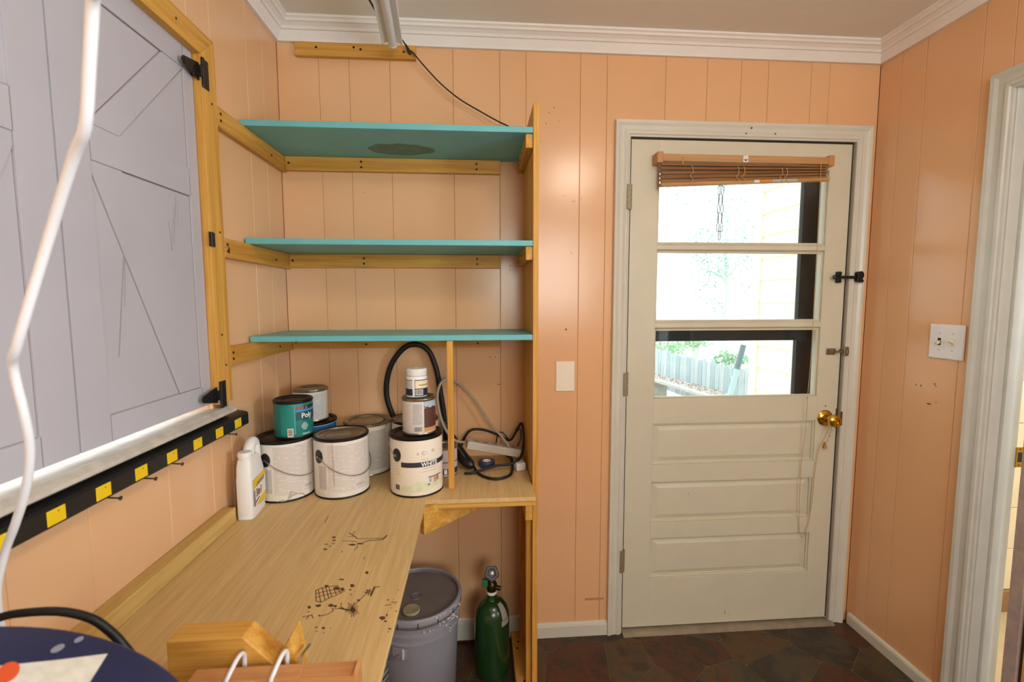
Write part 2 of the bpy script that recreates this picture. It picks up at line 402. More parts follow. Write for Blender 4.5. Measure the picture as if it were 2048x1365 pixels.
# ---- crown moulding, mitred in the corners
CP = [(0, 2.349), (.013, 2.349), (.017, 2.357), (.030, 2.379), (.035, 2.380), (.040, 2.388), (.051, 2.396), (.056, 2.397), (.060, 2.404), (.066, 2.408), (.066, H), (0, H)]
struct(MB().prism([(-d, z) for d, z in CP], 'x', 0, W, lambda p, q: -p, lambda p, q: p).build('trim_1', WHITE), 'white stepped crown moulding above shelves and door', 'moulding')
struct(MB().prism([(d, z) for d, z in CP], 'y', 0, YR, lambda p, q: -p, None).build('trim_2', WHITE), 'white crown moulding above the grey shutters', 'moulding')
struct(MB().prism([(W-d, z) for d, z in CP], 'y', 0, YR, lambda p, q: -(W-p), None).build('trim_3', WHITE), 'white crown moulding above the light switches', 'moulding')

# ---- baseboards
BP = [(0, 0), (.013, 0), (.013, .046), (.010, .056), (.004, .060), (0, .060)]
struct(MB().prism([(-d, z) for d, z in BP], 'x', .925, 1.258).build('baseboard_back', CASE), 'short white baseboard between shelf panel and door', 'baseboard')
b2 = struct(MB().prism([(-d, z*1.5+.012) for d, z in BP], 'x', .02, .90).build('baseboard_alcove', CASE), 'pale baseboard under the workbench behind the green cylinder', 'baseboard')
struct(MB().prism([(W-d, z*.8) for d, z in BP], 'y', -.02, -.432).build('baseboard_right', CASE), 'white baseboard under the light switches', 'baseboard')

# ---- casing profile: u = 0 at the inner (door) edge, growing outward; v = thickness
CASP = [(0, 0), (0, .010), (.006, .012), (.010, .016), (.018, .017), (.026, .013), (.040, .014), (.050, .019), (.060, .020), (.062, .016), (.062, 0)]
def casing(root, plane, a0, a1, zt, mat):
    """three mitred boards round an opening a0..a1 (a0<a1), top zt, on the room face of a wall"""
    at_ = (lambda a, v: (a, -v)) if plane == 'back' else (lambda a, v: (W-v, a))
    m = MB(); m.prism([at_(a0-u, v) for u, v in CASP], 'z', 0, zt, None, (lambda p, q: (a0-p)) if plane == 'back' else (lambda p, q: (a0-q)))
    m.build('casing_board', mat, root)
    m = MB(); m.prism([at_(a1+u, v) for u, v in CASP], 'z', 0, zt, None, (lambda p, q: (p-a1)) if plane == 'back' else (lambda p, q: (q-a1)))
    m.build('casing_board', mat, root)
    if plane == 'back':
        m = MB(); m.prism([(-v, zt+u) for u, v in CASP], 'x', a0, a1, lambda p, q: -(q-zt), lambda p, q: (q-zt))
    else:
        m = MB(); m.prism([(W-v, zt+u) for u, v in CASP], 'y', a0, a1, lambda p, q: -(q-zt), lambda p, q: (q-zt))
    m.build('casing_board', mat, root)
t4 = sroot('trim_4', (1.785, 0, 0), 'white mitred casing around the half-glass door', 'door casing')
casing(t4, 'back', 1.320, 2.249, 2.047, CASE)
for x in (1.258,): pass
for p in ((1.80, -.0205, 2.087), (1.78, -.018, 2.066), (1.90, -.018, 2.068), (2.285, -.0205, 1.49)):
    MB().tube([Vector(p)+Vector((0, .003, 0)), Vector(p)], .003, 6).build('nail_hole', DARKHOLE, t4)
# jamb of the back door
box('jamb', (1.300, 1.322, .0, .118, 0, 2.062), CASE, t4); box('jamb', (2.2435, 2.258, .0, .118, 0, 2.062), CASE, t4); box('jamb', (1.322, 2.2435, .0, .118, 2.045, 2.062), CASE, t4)
SEAL = M('black_weather_seal', (30, 26, 24), .7)
box('weather_seal', (1.3202, 1.3250, -.003, .03, .02, 2.046), SEAL, t4, 0); box('weather_seal', (2.2400, 2.2432, -.0015, .03, .02, 2.046), SEAL, t4, 0); box('weather_seal', (2.2436, 2.2486, -.0150, -.0005, .02, 2.046), M('grey_jamb_edge', (168, 160, 148), .5), t4, 0); box('weather_seal', (1.325, 2.240, -.003, .03, 2.0405, 2.0465), SEAL, t4, 0)
box('door_stop', (1.322, 1.334, .046, .062, .0, 2.045), CASE, t4); box('door_stop', (2.232, 2.2435, .046, .062, .0, 2.045), CASE, t4); box('door_stop', (1.334, 2.232, .046, .062, 2.033, 2.045), CASE, t4)
struct(MB().prism([(.118, -.004), (.118, .016), (.02, .016), (-.020, .010), (-.036, .002), (-.036, -.004)], 'x', 1.323, 2.262).build('trim_5', M('aluminium_threshold', (166, 156, 138), .45, metal=.5, var=.15, vscale=25)), 'worn metal threshold strip under the door', 'threshold')

# ================================================================== door_1: half glass door
door = sroot('door_1', (1.78, .0, .018), 'cream painted door with three glass panes over three panels', 'door')
DX0, DX1, Y0, Y1 = 1.3255, 2.2395, -.002, .042
def dp(name, x0, x1, z0, z1, y0=Y0, y1=Y1, mat=None, parent=None, bevel=.0012): return box(name, (x0, x1, y0, y1, z0, z1), mat or CREAM, parent or door, bevel)
dp('stile', DX0, 1.438, .020, 2.040); dp('stile', 2.146, DX1, .020, 2.040)
for z0, z1 in ((1.935, 2.040), (1.010, .905), (.731, .657), (.481, .412), (.236, .020)): dp('rail', 1.438, 2.146, min(z0, z1), max(z0, z1))
for z0, z1 in ((1.610, 1.640), (1.296, 1.327)):
    zc = (z0+z1)/2
    MB().prism([(-.002, zc-.008), (-.002, zc+.008), (.010, z1), (.034, z1), (.042, zc+.006), (.042, zc-.006), (.034, z0), (.010, z0)], 'x', 1.438, 2.146).build('muntin', CREAM, door)
for z0, z1 in ((1.640, 1.935), (1.327, 1.610), (1.010, 1.296)):
    dp('pane', 1.438, 2.146, z0, z1, .019, .022, GLASS, bevel=0)
    for a in ((1.438, 1.446, z0, z1), (2.138, 2.146, z0, z1), (1.446, 2.138, z0, z0+.007), (1.446, 2.138, z1-.007, z1)):
        dp('glazing_bead', a[0], a[1], a[2], a[3], .008, .018, bevel=.002)
for z0, z1 in ((.731, .905), (.481, .657), (.236, .412)):
    x0, x1 = 1.438, 2.146
    q = [(x0, x1, z0, z1, .012), (x0+.010, x1-.010, z0+.010, z1-.010, .014), (x0+.034, x1-.034, z0+.030, z1-.030, .0065)]
    vs_ = []; fs = []
    for a, b, c, d, y in q: vs_ += [(a, y, c), (b, y, c), (b, y, d), (a, y, d)]
    for k in range(2):
        for i in range(4): fs.append((4*k+i, 4*k+(i+1) % 4, 4*k+4+(i+1) % 4, 4*k+4+i))
    fs.append((8, 9, 10, 11)); vs_ += [(x0, .03, z0), (x1, .03, z0), (x1, .03, z1), (x0, .03, z1)]
    fs += [(12, 13, 14, 15)]+[(i, (i+1) % 4, 12+(i+1) % 4, 12+i) for i in range(4)]
    link_mesh('panel', vs_, fs, CREAM, door)
    for a in ((x0, x0+.007, z0, z1), (x1-.007, x1, z0, z1), (x0+.007, x1-.007, z0, z0+.007), (x0+.007, x1-.007, z1-.007, z1)):
        dp('panel_bead', a[0], a[1], a[2], a[3], .003, .013, bevel=.002)
HING = M('painted_hinge', (150, 138, 112), .5, metal=.3, var=.25, vscale=60)
for z in (1.817, 1.075, .325):
    h = MB().box(1.306, 1.3195, -.0225, -.0205, z-.048, z+.048).build('hinge', HING, door, bevel=.0006)
    for k in range(5): MB().tube([(1.3235, -.010, z-.048+k*.0194), (1.3235, -.010, z-.048+k*.0194+.0182)], .0055, 10).build('knuckle', HING, h, smooth=True)
# knob
kx, kz = 2.186, .916
kn = MB().lathe([(0, .0), (.034, .0), (.034, .003), (.029, .008), (.015, .012), (.0125, .026), (.015, .034), (.023, .041), (.0265, .050), (.025, .060), (.017, .066), (.0135, .0665), (.0125, .063), (.010, .063), (0, .063)], 32, (kx, Y0, kz), Matrix.Rotation(PI/2, 4, 'X')).build('door_knob', BRASS, door, smooth=True)
MB().lathe([(0, .0), (.0085, .0), (.0085, .0025), (0, .0025)], 20, (kx, Y0-.063, kz), Matrix.Rotation(PI/2, 4, 'X')).build('lock_cylinder', BRASS, kn, smooth=True)
box('latch_plate', (2.2335, 2.2405, -.0045, .03, .872, .955), M('aged_brass', (128, 96, 50), .4, metal=.9), door, .0008)
box('keeper', (2.2445, 2.252, -.018, .0, .885, .945), MATS['aged_brass'], t4, .0008)
# black slide bolt
sb = MB()
sb.prism([(2.1975, 1.484), (2.2145, 1.484), (2.217, 1.490), (2.2145, 1.500), (2.2145, 1.512), (2.217, 1.522), (2.2145, 1.530), (2.1975, 1.530), (2.195, 1.522), (2.1975, 1.512), (2.1975, 1.500), (2.195, 1.490)], 'y', -.014, Y0)
bolt = sb.build('slide_bolt', BLACK, door, bevel=.002)
MB().tube([(2.205, -.020, 1.512), (2.178, -.022, 1.512), (2.173, -.022, 1.5065), (2.178, -.022, 1.501), (2.205, -.020, 1.501)], .0034, 8, 4).build('bolt_loop', BLACK, bolt, smooth=True)
MB().tube([(2.20, -.019, 1.5065), (2.292, -.026, 1.5065)], .0062, 12).build('bolt_rod', BLACK, bolt, smooth=True)
kp = MB().prism([(2.268, 1.488), (2.291, 1.484), (2.296, 1.492), (2.289, 1.500), (2.296, 1.510), (2.293, 1.524), (2.286, 1.531), (2.268, 1.528), (2.265, 1.520), (2.268, 1.508), (2.265, 1.496)], 'y', -.036, -.019).build('bolt_keeper', BLACK, t4, bevel=.002)
# paint-spattered steel latch
lt = MB().box(2.174, 2.214, -.006, Y0, 1.185, 1.212).build('barrel_latch', DSTEEL, door, bevel=.001)
MB().tube([(2.176, -.010, 1.1985), (2.262, -.014, 1.1985)], .0045, 10).build('latch_rod', DSTEEL, lt, smooth=True)
for x in (2.182, 2.207): MB().tube([(x, -.006, 1.189), (x, -.013, 1.194), (x, -.016, 1.1985), (x, -.013, 1.203), (x, -.006, 1.208)], .003, 8).build('latch_guide', DSTEEL, lt, smooth=True)
MB().tube([(2.224, -.012, 1.1985), (2.224, -.020, 1.210), (2.224, -.024, 1.214)], .003, 8).build('latch_knob', DSTEEL, lt, smooth=True)
MB().box(2.2385, 2.258, -.024, -.019, 1.182, 1.220).box(2.244, 2.254, -.030, -.019, 1.190, 1.208).build('latch_keeper', DSTEEL, t4, bevel=.0015)
# chips and scratches on the door paint
for x, z, a, b in ((1.78, .065, .0015, .009), (1.80, .058, .001, .003), (1.60, .602, .001, .006), (2.187, .967, .004, .003), (2.10, 1.003, .003, .002), (2.214, .835, .002, .003)):
    MB().lathe([(0, 0), (1, 0), (0, .0004)], 7, (x, Y0, z), Matrix.Rotation(PI/2, 4, 'X') @ Matrix.Diagonal((a, b, 1, 1))).build('paint_chip', M('chip_brown', (96, 70, 46), .7), door)

# storm door outside
SD = M('bronze_storm_frame', (20, 20, 25), .6)
storm = sroot('door_3', (1.78, .15, .0), 'dark bronze storm door outside the glass', 'storm door')
for nm, a in (('stile', (2.135, 2.222, .124, .150, 0, 2.06)), ('stile', (1.30, 1.385, .124, .150, 0, 2.06)), ('rail', (1.385, 2.135, .124, .150, 1.236, 1.298)), ('rail', (1.385, 2.135, .124, .150, 1.985, 2.06)), ('rail', (1.385, 2.135, .124, .150, .16, .30)), ('kick_panel', (1.385, 2.135, .130, .146, .02, .16))):
    box(nm, a, SD, storm, .002)
box('pane', (1.385, 2.135, .136, .139, 1.298, 1.985), GLASS, storm, 0); box('pane', (1.385, 2.135, .136, .139, .30, 1.236), GLASS, storm, 0)
box('weather_strip', (2.222, 2.245, .120, .150, 0, 2.06), M('dark_red_strip', (88, 30, 34), .6), storm)

# ================================================================== doorway and door in the right wall
t6 = sroot('trim_6', (W, -.915, 0), 'worn white casing of the doorway at the right edge', 'door casing')
WORN = M('worn_casing_paint', (206, 208, 202), .36, bump=.15, bscale=60, var=.06, vscale=9)
casing(t6, 'right', -1.336, -.494, 2.046, WORN)
box('jamb', (W-.002, 2.443, -.500, -.486, 0, 2.058), WORN, t6); box('jamb', (W-.002, 2.443, -1.344, -1.330, 0, 2.058), WORN, t6); box('jamb', (W-.002, 2.443, -1.330, -.500, 2.044, 2.058), WORN, t6)
box('door_stop', (2.374, 2.400, -.511, -.500, 0, 2.044), WORN, t6)
sp = box('strike_plate', (2.440, 2.4665, -.5022, -.500, .876, .942), BRASS, t6, .0006)
box('latch_hole', (2.446, 2.460, -.5026, -.5018, .893, .925), DARKHOLE, sp, 0)
for z in (.883, .935): MB().tube([(2.453, -.501, z), (2.453, -.5034, z)], .003, 8).build('screw', MATS['aged_brass'], sp)
d2 = sroot('door_2', (2.40, -1.33, 0), 'peach door standing ajar in the right doorway', 'door')
ang = math.atan2(.062, .80)
lm = Matrix.Translation((2.352, -1.335, 0)) @ Matrix.Rotation(-ang, 4, 'Z')
MB().box(.0, .035, 0, .745, .012, 2.03, lm).build('leaf', PEACH, d2, bevel=.002)
MB().box(-.004, .035, .757, .797, .012, 2.03, lm).build('edge_strip', M('mauve_worn_edge', (186, 168, 162), .7, bump=.4, bscale=120, var=.2, vscale=30), d2, bevel=.002)
MB().box(.006, .035, .745, .757, .012, 2.03, lm).build('edge_gap', M('olive_groove_shade', (72, 58, 26), .7), d2)  # dark olive colour paints the shade in the leaf's recessed groove

# ================================================================== the next room, seen through the gap
KW = M('cream_tile', (232, 222, 190), .3, var=.04, vscale=12); KG = M('tile_grout', (236, 230, 214), .7)
kw = struct(box('wall_kitchen', (2.466, 4.5, .012, .12, -.05, H), KG, bevel=0), 'cream tiled wall of the next room', 'wall')
for r in range(12):
    for c in range(10):
        x = 2.47+c*.203; z = .10+r*.193
        box('tile', (x+.0015, x+.2015, .002, .012, z+.0015, min(H, z+.1915)), KW, kw, .0015)
struct(box('baseboard_kitchen', (2.466, 4.5, -.008, .012, 0, .10), M('tan_base', (150, 110, 70), .5), bevel=.002), 'tan baseboard in the next room', 'baseboard')
struct(box('floor_kitchen', (2.466, 4.6, -2.6, .012, -.06, -.002), M('beige_vinyl', (214, 196, 156), .4, var=.06, vscale=14), bevel=0), 'beige floor of the next room', 'floor')
struct(box('ceiling_kitchen', (2.466, 4.6, -2.6, .12, H, H+.06), CEIL, bevel=0), 'ceiling of the next room', 'ceiling')
struct(box('wall_kitchen_far', (2.466, 4.6, -2.7, -2.6, -.05, H), M('cream_wall', (228, 216, 186), .6), bevel=0), 'plain cream wall of the next room', 'wall')
struct(MB().box(4.5, 4.6, -2.6, -1.9, -.05, H).box(4.5, 4.6, -.5, .12, -.05, H).box(4.5, 4.6, -1.9, -.5, -.05, .9).box(4.5, 4.6, -1.9, -.5, 2.1, H).build('wall_kitchen_opening', MATS['cream_wall']), 'cream wall of the next room with an opening added for fill light', 'wall')  # opening added for the next room's fill light

# ================================================================== left window frame and sill
win = sroot('window_1', (.0, -.945, 1.112), 'pine framed window opening closed by grey shutters', 'window')
MB().prism([(-.528, 1.131), (-.461, 1.131), (-.461, 2.104), (-.528, 2.043)], 'x', 0, .021).build('frame_board', pine('z'), win, bevel=.0015)
MB().prism([(-.461, 2.104), (-1.43, 2.104), (-1.363, 2.043), (-.528, 2.043)], 'x', 0, .021).build('frame_board', pine('y'), win, bevel=.0015)
MB().prism([(-1.363, 1.131), (-1.43, 1.131), (-1.43, 2.104), (-1.363, 2.043)], 'x', 0, .021).build('frame_board', pine('z'), win, bevel=.0015)
for n_, p in enumerate(((.0212, -.487, 1.935), (.0212, -.482, 1.60), (.0212, -.487, 1.235), (.0212, -.50, 1.32), (.0212, -.62, 2.075), (.0212, -.85, 2.075))):
    MB().tube([Vector(p)-Vector((.002, 0, 0)), Vector(p)+Vector((.0006, 0, 0))], .0032, 8).build('screw', BLACK, win)
SILLM = M('chipped_white_sill', (200, 190, 176), .55, bump=.25, bscale=60, var=.2, vscale=30)
MB().prism([(-.11, 1.095), (-.11, 1.118), (.020, 1.120), (.028, 1.122), (.043, 1.113), (.044, 1.106), (.036, 1.101), (.0, 1.099), (.0, 1.095)], 'y', -1.45, -.488).build('sill', SILLM, win, bevel=.001)

# ================================================================== grey barn-style shutters
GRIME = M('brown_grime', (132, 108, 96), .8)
def shutter(y0, y1, label, mirror):
    """y0 = hinge edge (nearer the post), y1 = meeting edge"""
    o = thing('barn_shutter', label, 'shutter', (0, (y0+y1)/2, 1.131), 'grey shutters over the window')
    s = 1 if y1 < y0 else -1
    Z0, Z1 = 1.135, 2.046
    Y = lambda d: y0-s*d                                   # distance from the hinge edge
    w = abs(y1-y0)
    bx = lambda nm, d0, d1, z0, z1, x0=-.006, x1=.0: MB().box(x0, x1, min(Y(d0), Y(d1)), max(Y(d0), Y(d1)), z0, z1).build(nm, SHUT, o, bevel=.0003, segs=1)
    bx('backing_board', .0, w, Z0, Z1, -.020, -.0035)
    bx('stile', 0, .038, Z0, Z1); bx('stile', w-.072, w-.0012, Z0, Z1)
    bx('rail', .0385, w-.0725, 1.988, Z1); bx('rail', .0385, w-.0725, 1.678, 1.745); bx('rail', .0385, w-.0725, Z0, 1.187)
    def brace(pts): MB().prism([(Y(d), z) for d, z in pts], 'x', -.0045, -.0006).build('brace', SHUT, o, bevel=.0003, segs=1)
    a, b = .0395, w-.0735
    brace([(a, 1.987), (a+.075, 1.987), (b, 1.746), (b-.075, 1.746)][::1])
    brace([(b, 1.677), (b-.0, 1.655), (a+.085, 1.188), (a+.005, 1.188), (a+.005, 1.215), (b-.075, 1.677)])
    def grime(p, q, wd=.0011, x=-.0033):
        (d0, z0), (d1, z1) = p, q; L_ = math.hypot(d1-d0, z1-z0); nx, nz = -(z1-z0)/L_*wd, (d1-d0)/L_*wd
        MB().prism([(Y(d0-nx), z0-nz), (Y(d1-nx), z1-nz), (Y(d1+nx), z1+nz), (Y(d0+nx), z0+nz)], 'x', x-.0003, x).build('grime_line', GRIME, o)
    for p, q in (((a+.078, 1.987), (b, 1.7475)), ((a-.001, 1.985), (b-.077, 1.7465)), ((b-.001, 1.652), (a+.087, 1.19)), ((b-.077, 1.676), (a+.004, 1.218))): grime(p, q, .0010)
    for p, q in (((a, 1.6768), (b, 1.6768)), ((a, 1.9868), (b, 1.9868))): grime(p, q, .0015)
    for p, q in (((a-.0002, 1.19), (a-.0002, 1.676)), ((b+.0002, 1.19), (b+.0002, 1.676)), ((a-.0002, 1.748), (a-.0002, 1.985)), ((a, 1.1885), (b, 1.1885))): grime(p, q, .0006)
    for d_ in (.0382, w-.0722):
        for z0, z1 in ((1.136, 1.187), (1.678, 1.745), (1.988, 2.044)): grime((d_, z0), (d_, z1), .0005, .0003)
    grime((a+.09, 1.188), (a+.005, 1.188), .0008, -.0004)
    return o, Y
sh1, Yf = shutter(-.530, -.944, 'grey Z-braced shutter beside the pine post and shelves', False)
sh2, Yg = shutter(-1.362, -.946, 'grey shutter at the left edge, half hidden by the hanging white cord', True)
def t_hinge(o, Yp, z, up):
    h = MB().box(.0005, .0255, min(Yp(-.020), Yp(.002)), max(Yp(-.020), Yp(.002)), z-.034, z+.034)
    h = MB().box(.0215, .0245, min(Yp(-.030), Yp(-.006)), max(Yp(-.030), Yp(-.006)), z-.036, z+.036).build('t_hinge', BLACK, o, bevel=.0008)
    MB().tube([(.0245, Yp(-.004), z-.036), (.0245, Yp(-.004), z+.036)], .0042, 10).build('hinge_pin', BLACK, h, smooth=True)
    MB().prism([(Yp(.0), z-.022), (Yp(.0), z+.022), (Yp(.062), z+.009), (Yp(.068), z), (Yp(.062), z-.009)], 'x', .0135, .0175).box(.0005, .0265, min(Yp(.0), Yp(.009)), max(Yp(.0), Yp(.009)), z-.013, z+.013).build('hinge_strap', BLACK, h, bevel=.0006)
    for d, q in ((-.018, -.02), (-.018, .02)): MB().tube([(.0243, Yp(d), z+q), (.0256, Yp(d), z+q)], .004, 8).build('screw', BLKPL, h)
    for d in (.015, .035, .055): MB().tube([(.0170, Yp(d), z), (.0188, Yp(d), z)], .0035, 8).build('screw', BLKPL, h)
for z in (1.998, 1.158): t_hinge(sh1, Yf, z, 1); t_hinge(sh2, Yg, z, 1)
mh = MB().box(.0215, .0242, -.538, -.512, 1.556, 1.594).build('mid_hinge', BLACK, sh1, bevel=.0008)
MB().tube([(.0242, -.528, 1.556), (.0242, -.528, 1.594)], .004, 8).build('hinge_pin', BLACK, mh, smooth=True)
# scuffs on the shutter
for y0, z0, y1, z1, wd_ in ((-.622, 1.665, -.640, 1.545, .0010), (-.630, 1.640, -.652, 1.530, .0008), (-.640, 1.602, -.612, 1.590, .0008), (-.655, 1.60, -.648, 1.535, .0010), (-.616, 1.655, -.622, 1.60, .0007), (-.80, 1.52, -.835, 1.30, .0016), (-.80, 1.50, -.81, 1.40, .0009)):
    MB().prism([(y0-wd_, z0), (y0+wd_, z0), (y1+wd_, z1), (y1-wd_, z1)], 'x', -.0034, -.0032).build('scuff', M('faint_scuff', (160, 148, 146), .8), sh1)
LINES= [(0.0017280000000000002, [(0.477, -0.62), (0.473, -0.635), (0.468, -0.642)]), (0.001152, [(0.468, -0.642), (0.45, -0.643), (0.435, -0.644), (0.426, -0.65), (0.418, -0.658)]), (0.000768, [(0.47, -0.633), (0.448, -0.634), (0.423, -0.634), (0.403, -0.632)]), (0.0009600000000000001, [(0.403, -0.632), (0.392, -0.618), (0.383, -0.61), (0.373, -0.598)]), (0.000576, [(0.386, -0.613), (0.384, -0.596), (0.389, -0.592)]), (0.000384, [(0.392, -0.618), (0.376, -0.621)]), (0.000384, [(0.407, -0.648), (0.385, -0.642), (0.367, -0.641)]), (0.000576, [(0.412, -0.666), (0.414, -0.679), (0.41, -0.687)]), (0.000576, [(0.37, -0.847), (0.383, -0.884)]), (0.000576, [(0.374, -0.844), (0.394, -0.889)]), (0.000576, [(0.38, -0.838), (0.401, -0.883)]), (0.000576, [(0.386, -0.834), (0.406, -0.876)]), (0.000576, [(0.395, -0.839), (0.411, -0.872)]), (0.000576, [(0.405, -0.84), (0.418, -0.865)]), (0.000576, [(0.413, -0.838), (0.425, -0.86)]), (0.000768, [(0.369, -0.848), (0.379, -0.841), (0.394, -0.836), (0.414, -0.834)]), (0.000576, [(0.374, -0.86), (0.387, -0.854), (0.402, -0.849), (0.423, -0.844)]), (0.000576, [(0.379, -0.872), (0.391, -0.866), (0.406, -0.861), (0.429, -0.853)]), (0.000768, [(0.383, -0.884), (0.395, -0.889), (0.407, -0.876), (0.42, -0.867), (0.433, -0.854)]), (0.000576, [(0.423, -0.908), (0.428, -0.919), (0.418, -0.929), (0.404, -0.932)]), (0.000576, [(0.436, -0.909), (0.455, -0.916), (0.467, -0.919)]), (0.000576, [(0.437, -0.893), (0.44, -0.907), (0.452, -0.916)]), (0.000576, [(0.463, -0.906), (0.473, -0.887), (0.482, -0.864), (0.486, -0.852)]), (0.000576, [(0.427, -0.912), (0.44, -0.912), (0.46, -0.92)]), (0.0017280000000000002, [(0.494, -0.844), (0.492, -0.875)]), (0.001152, [(0.498, -0.846), (0.504, -0.844)]), (0.000384, [(0.475, -0.861), (0.494, -0.868)]), (0.000384, [(0.478, -0.855), (0.494, -0.862)]), (0.000384, [(0.481, -0.852), (0.48, -0.868)]), (0.000384, [(0.486, -0.852), (0.486, -0.872)]), (0.000384, [(0.373, -0.932), (0.384, -0.929), (0.39, -0.927)]), (0.000576, [(0.383, -0.939), (0.384, -0.929)]), (0.000576, [(0.389, -0.927), (0.395, -0.937)]), (0.000576, [(0.378, -0.919), (0.381, -0.916)]), (0.000576, [(0.54, -0.9), (0.552, -0.9)]), (0.000384, [(0.529, -0.909), (0.541, -0.907)]), (0.000384, [(0.289, -0.536), (0.286, -0.496)]), (0.000384, [(0.443, -0.733), (0.443, -0.721)]), (0.000576, [(0.469, -0.919), (0.478, -0.922)]), (0.000576, [(0.469, -0.92), (0.481, -0.93)]), (0.000576, [(0.468, -0.921), (0.477, -0.934)]), (0.000576, [(0.468, -0.921), (0.474, -0.939)]), (0.000576, [(0.467, -0.921), (0.469, -0.939)]), (0.000576, [(0.466, -0.921), (0.464, -0.93)]), (0.000576, [(0.465, -0.92), (0.46, -0.926)]), (0.000576, [(0.465, -0.919), (0.452, -0.922)]), (0.000576, [(0.464, -0.917), (0.454, -0.914)]), (0.000576, [(0.464, -0.916), (0.454, -0.907)]), (0.000576, [(0.465, -0.915), (0.451, -0.895)]), (0.000576, [(0.465, -0.915), (0.459, -0.898)]), (0.000576, [(0.466, -0.915), (0.463, -0.894)]), (0.000576, [(0.467, -0.915), (0.469, -0.902)]), (0.000576, [(0.468, -0.916), (0.475, -0.907)]), (0.000576, [(0.468, -0.918), (0.476, -0.916)])]
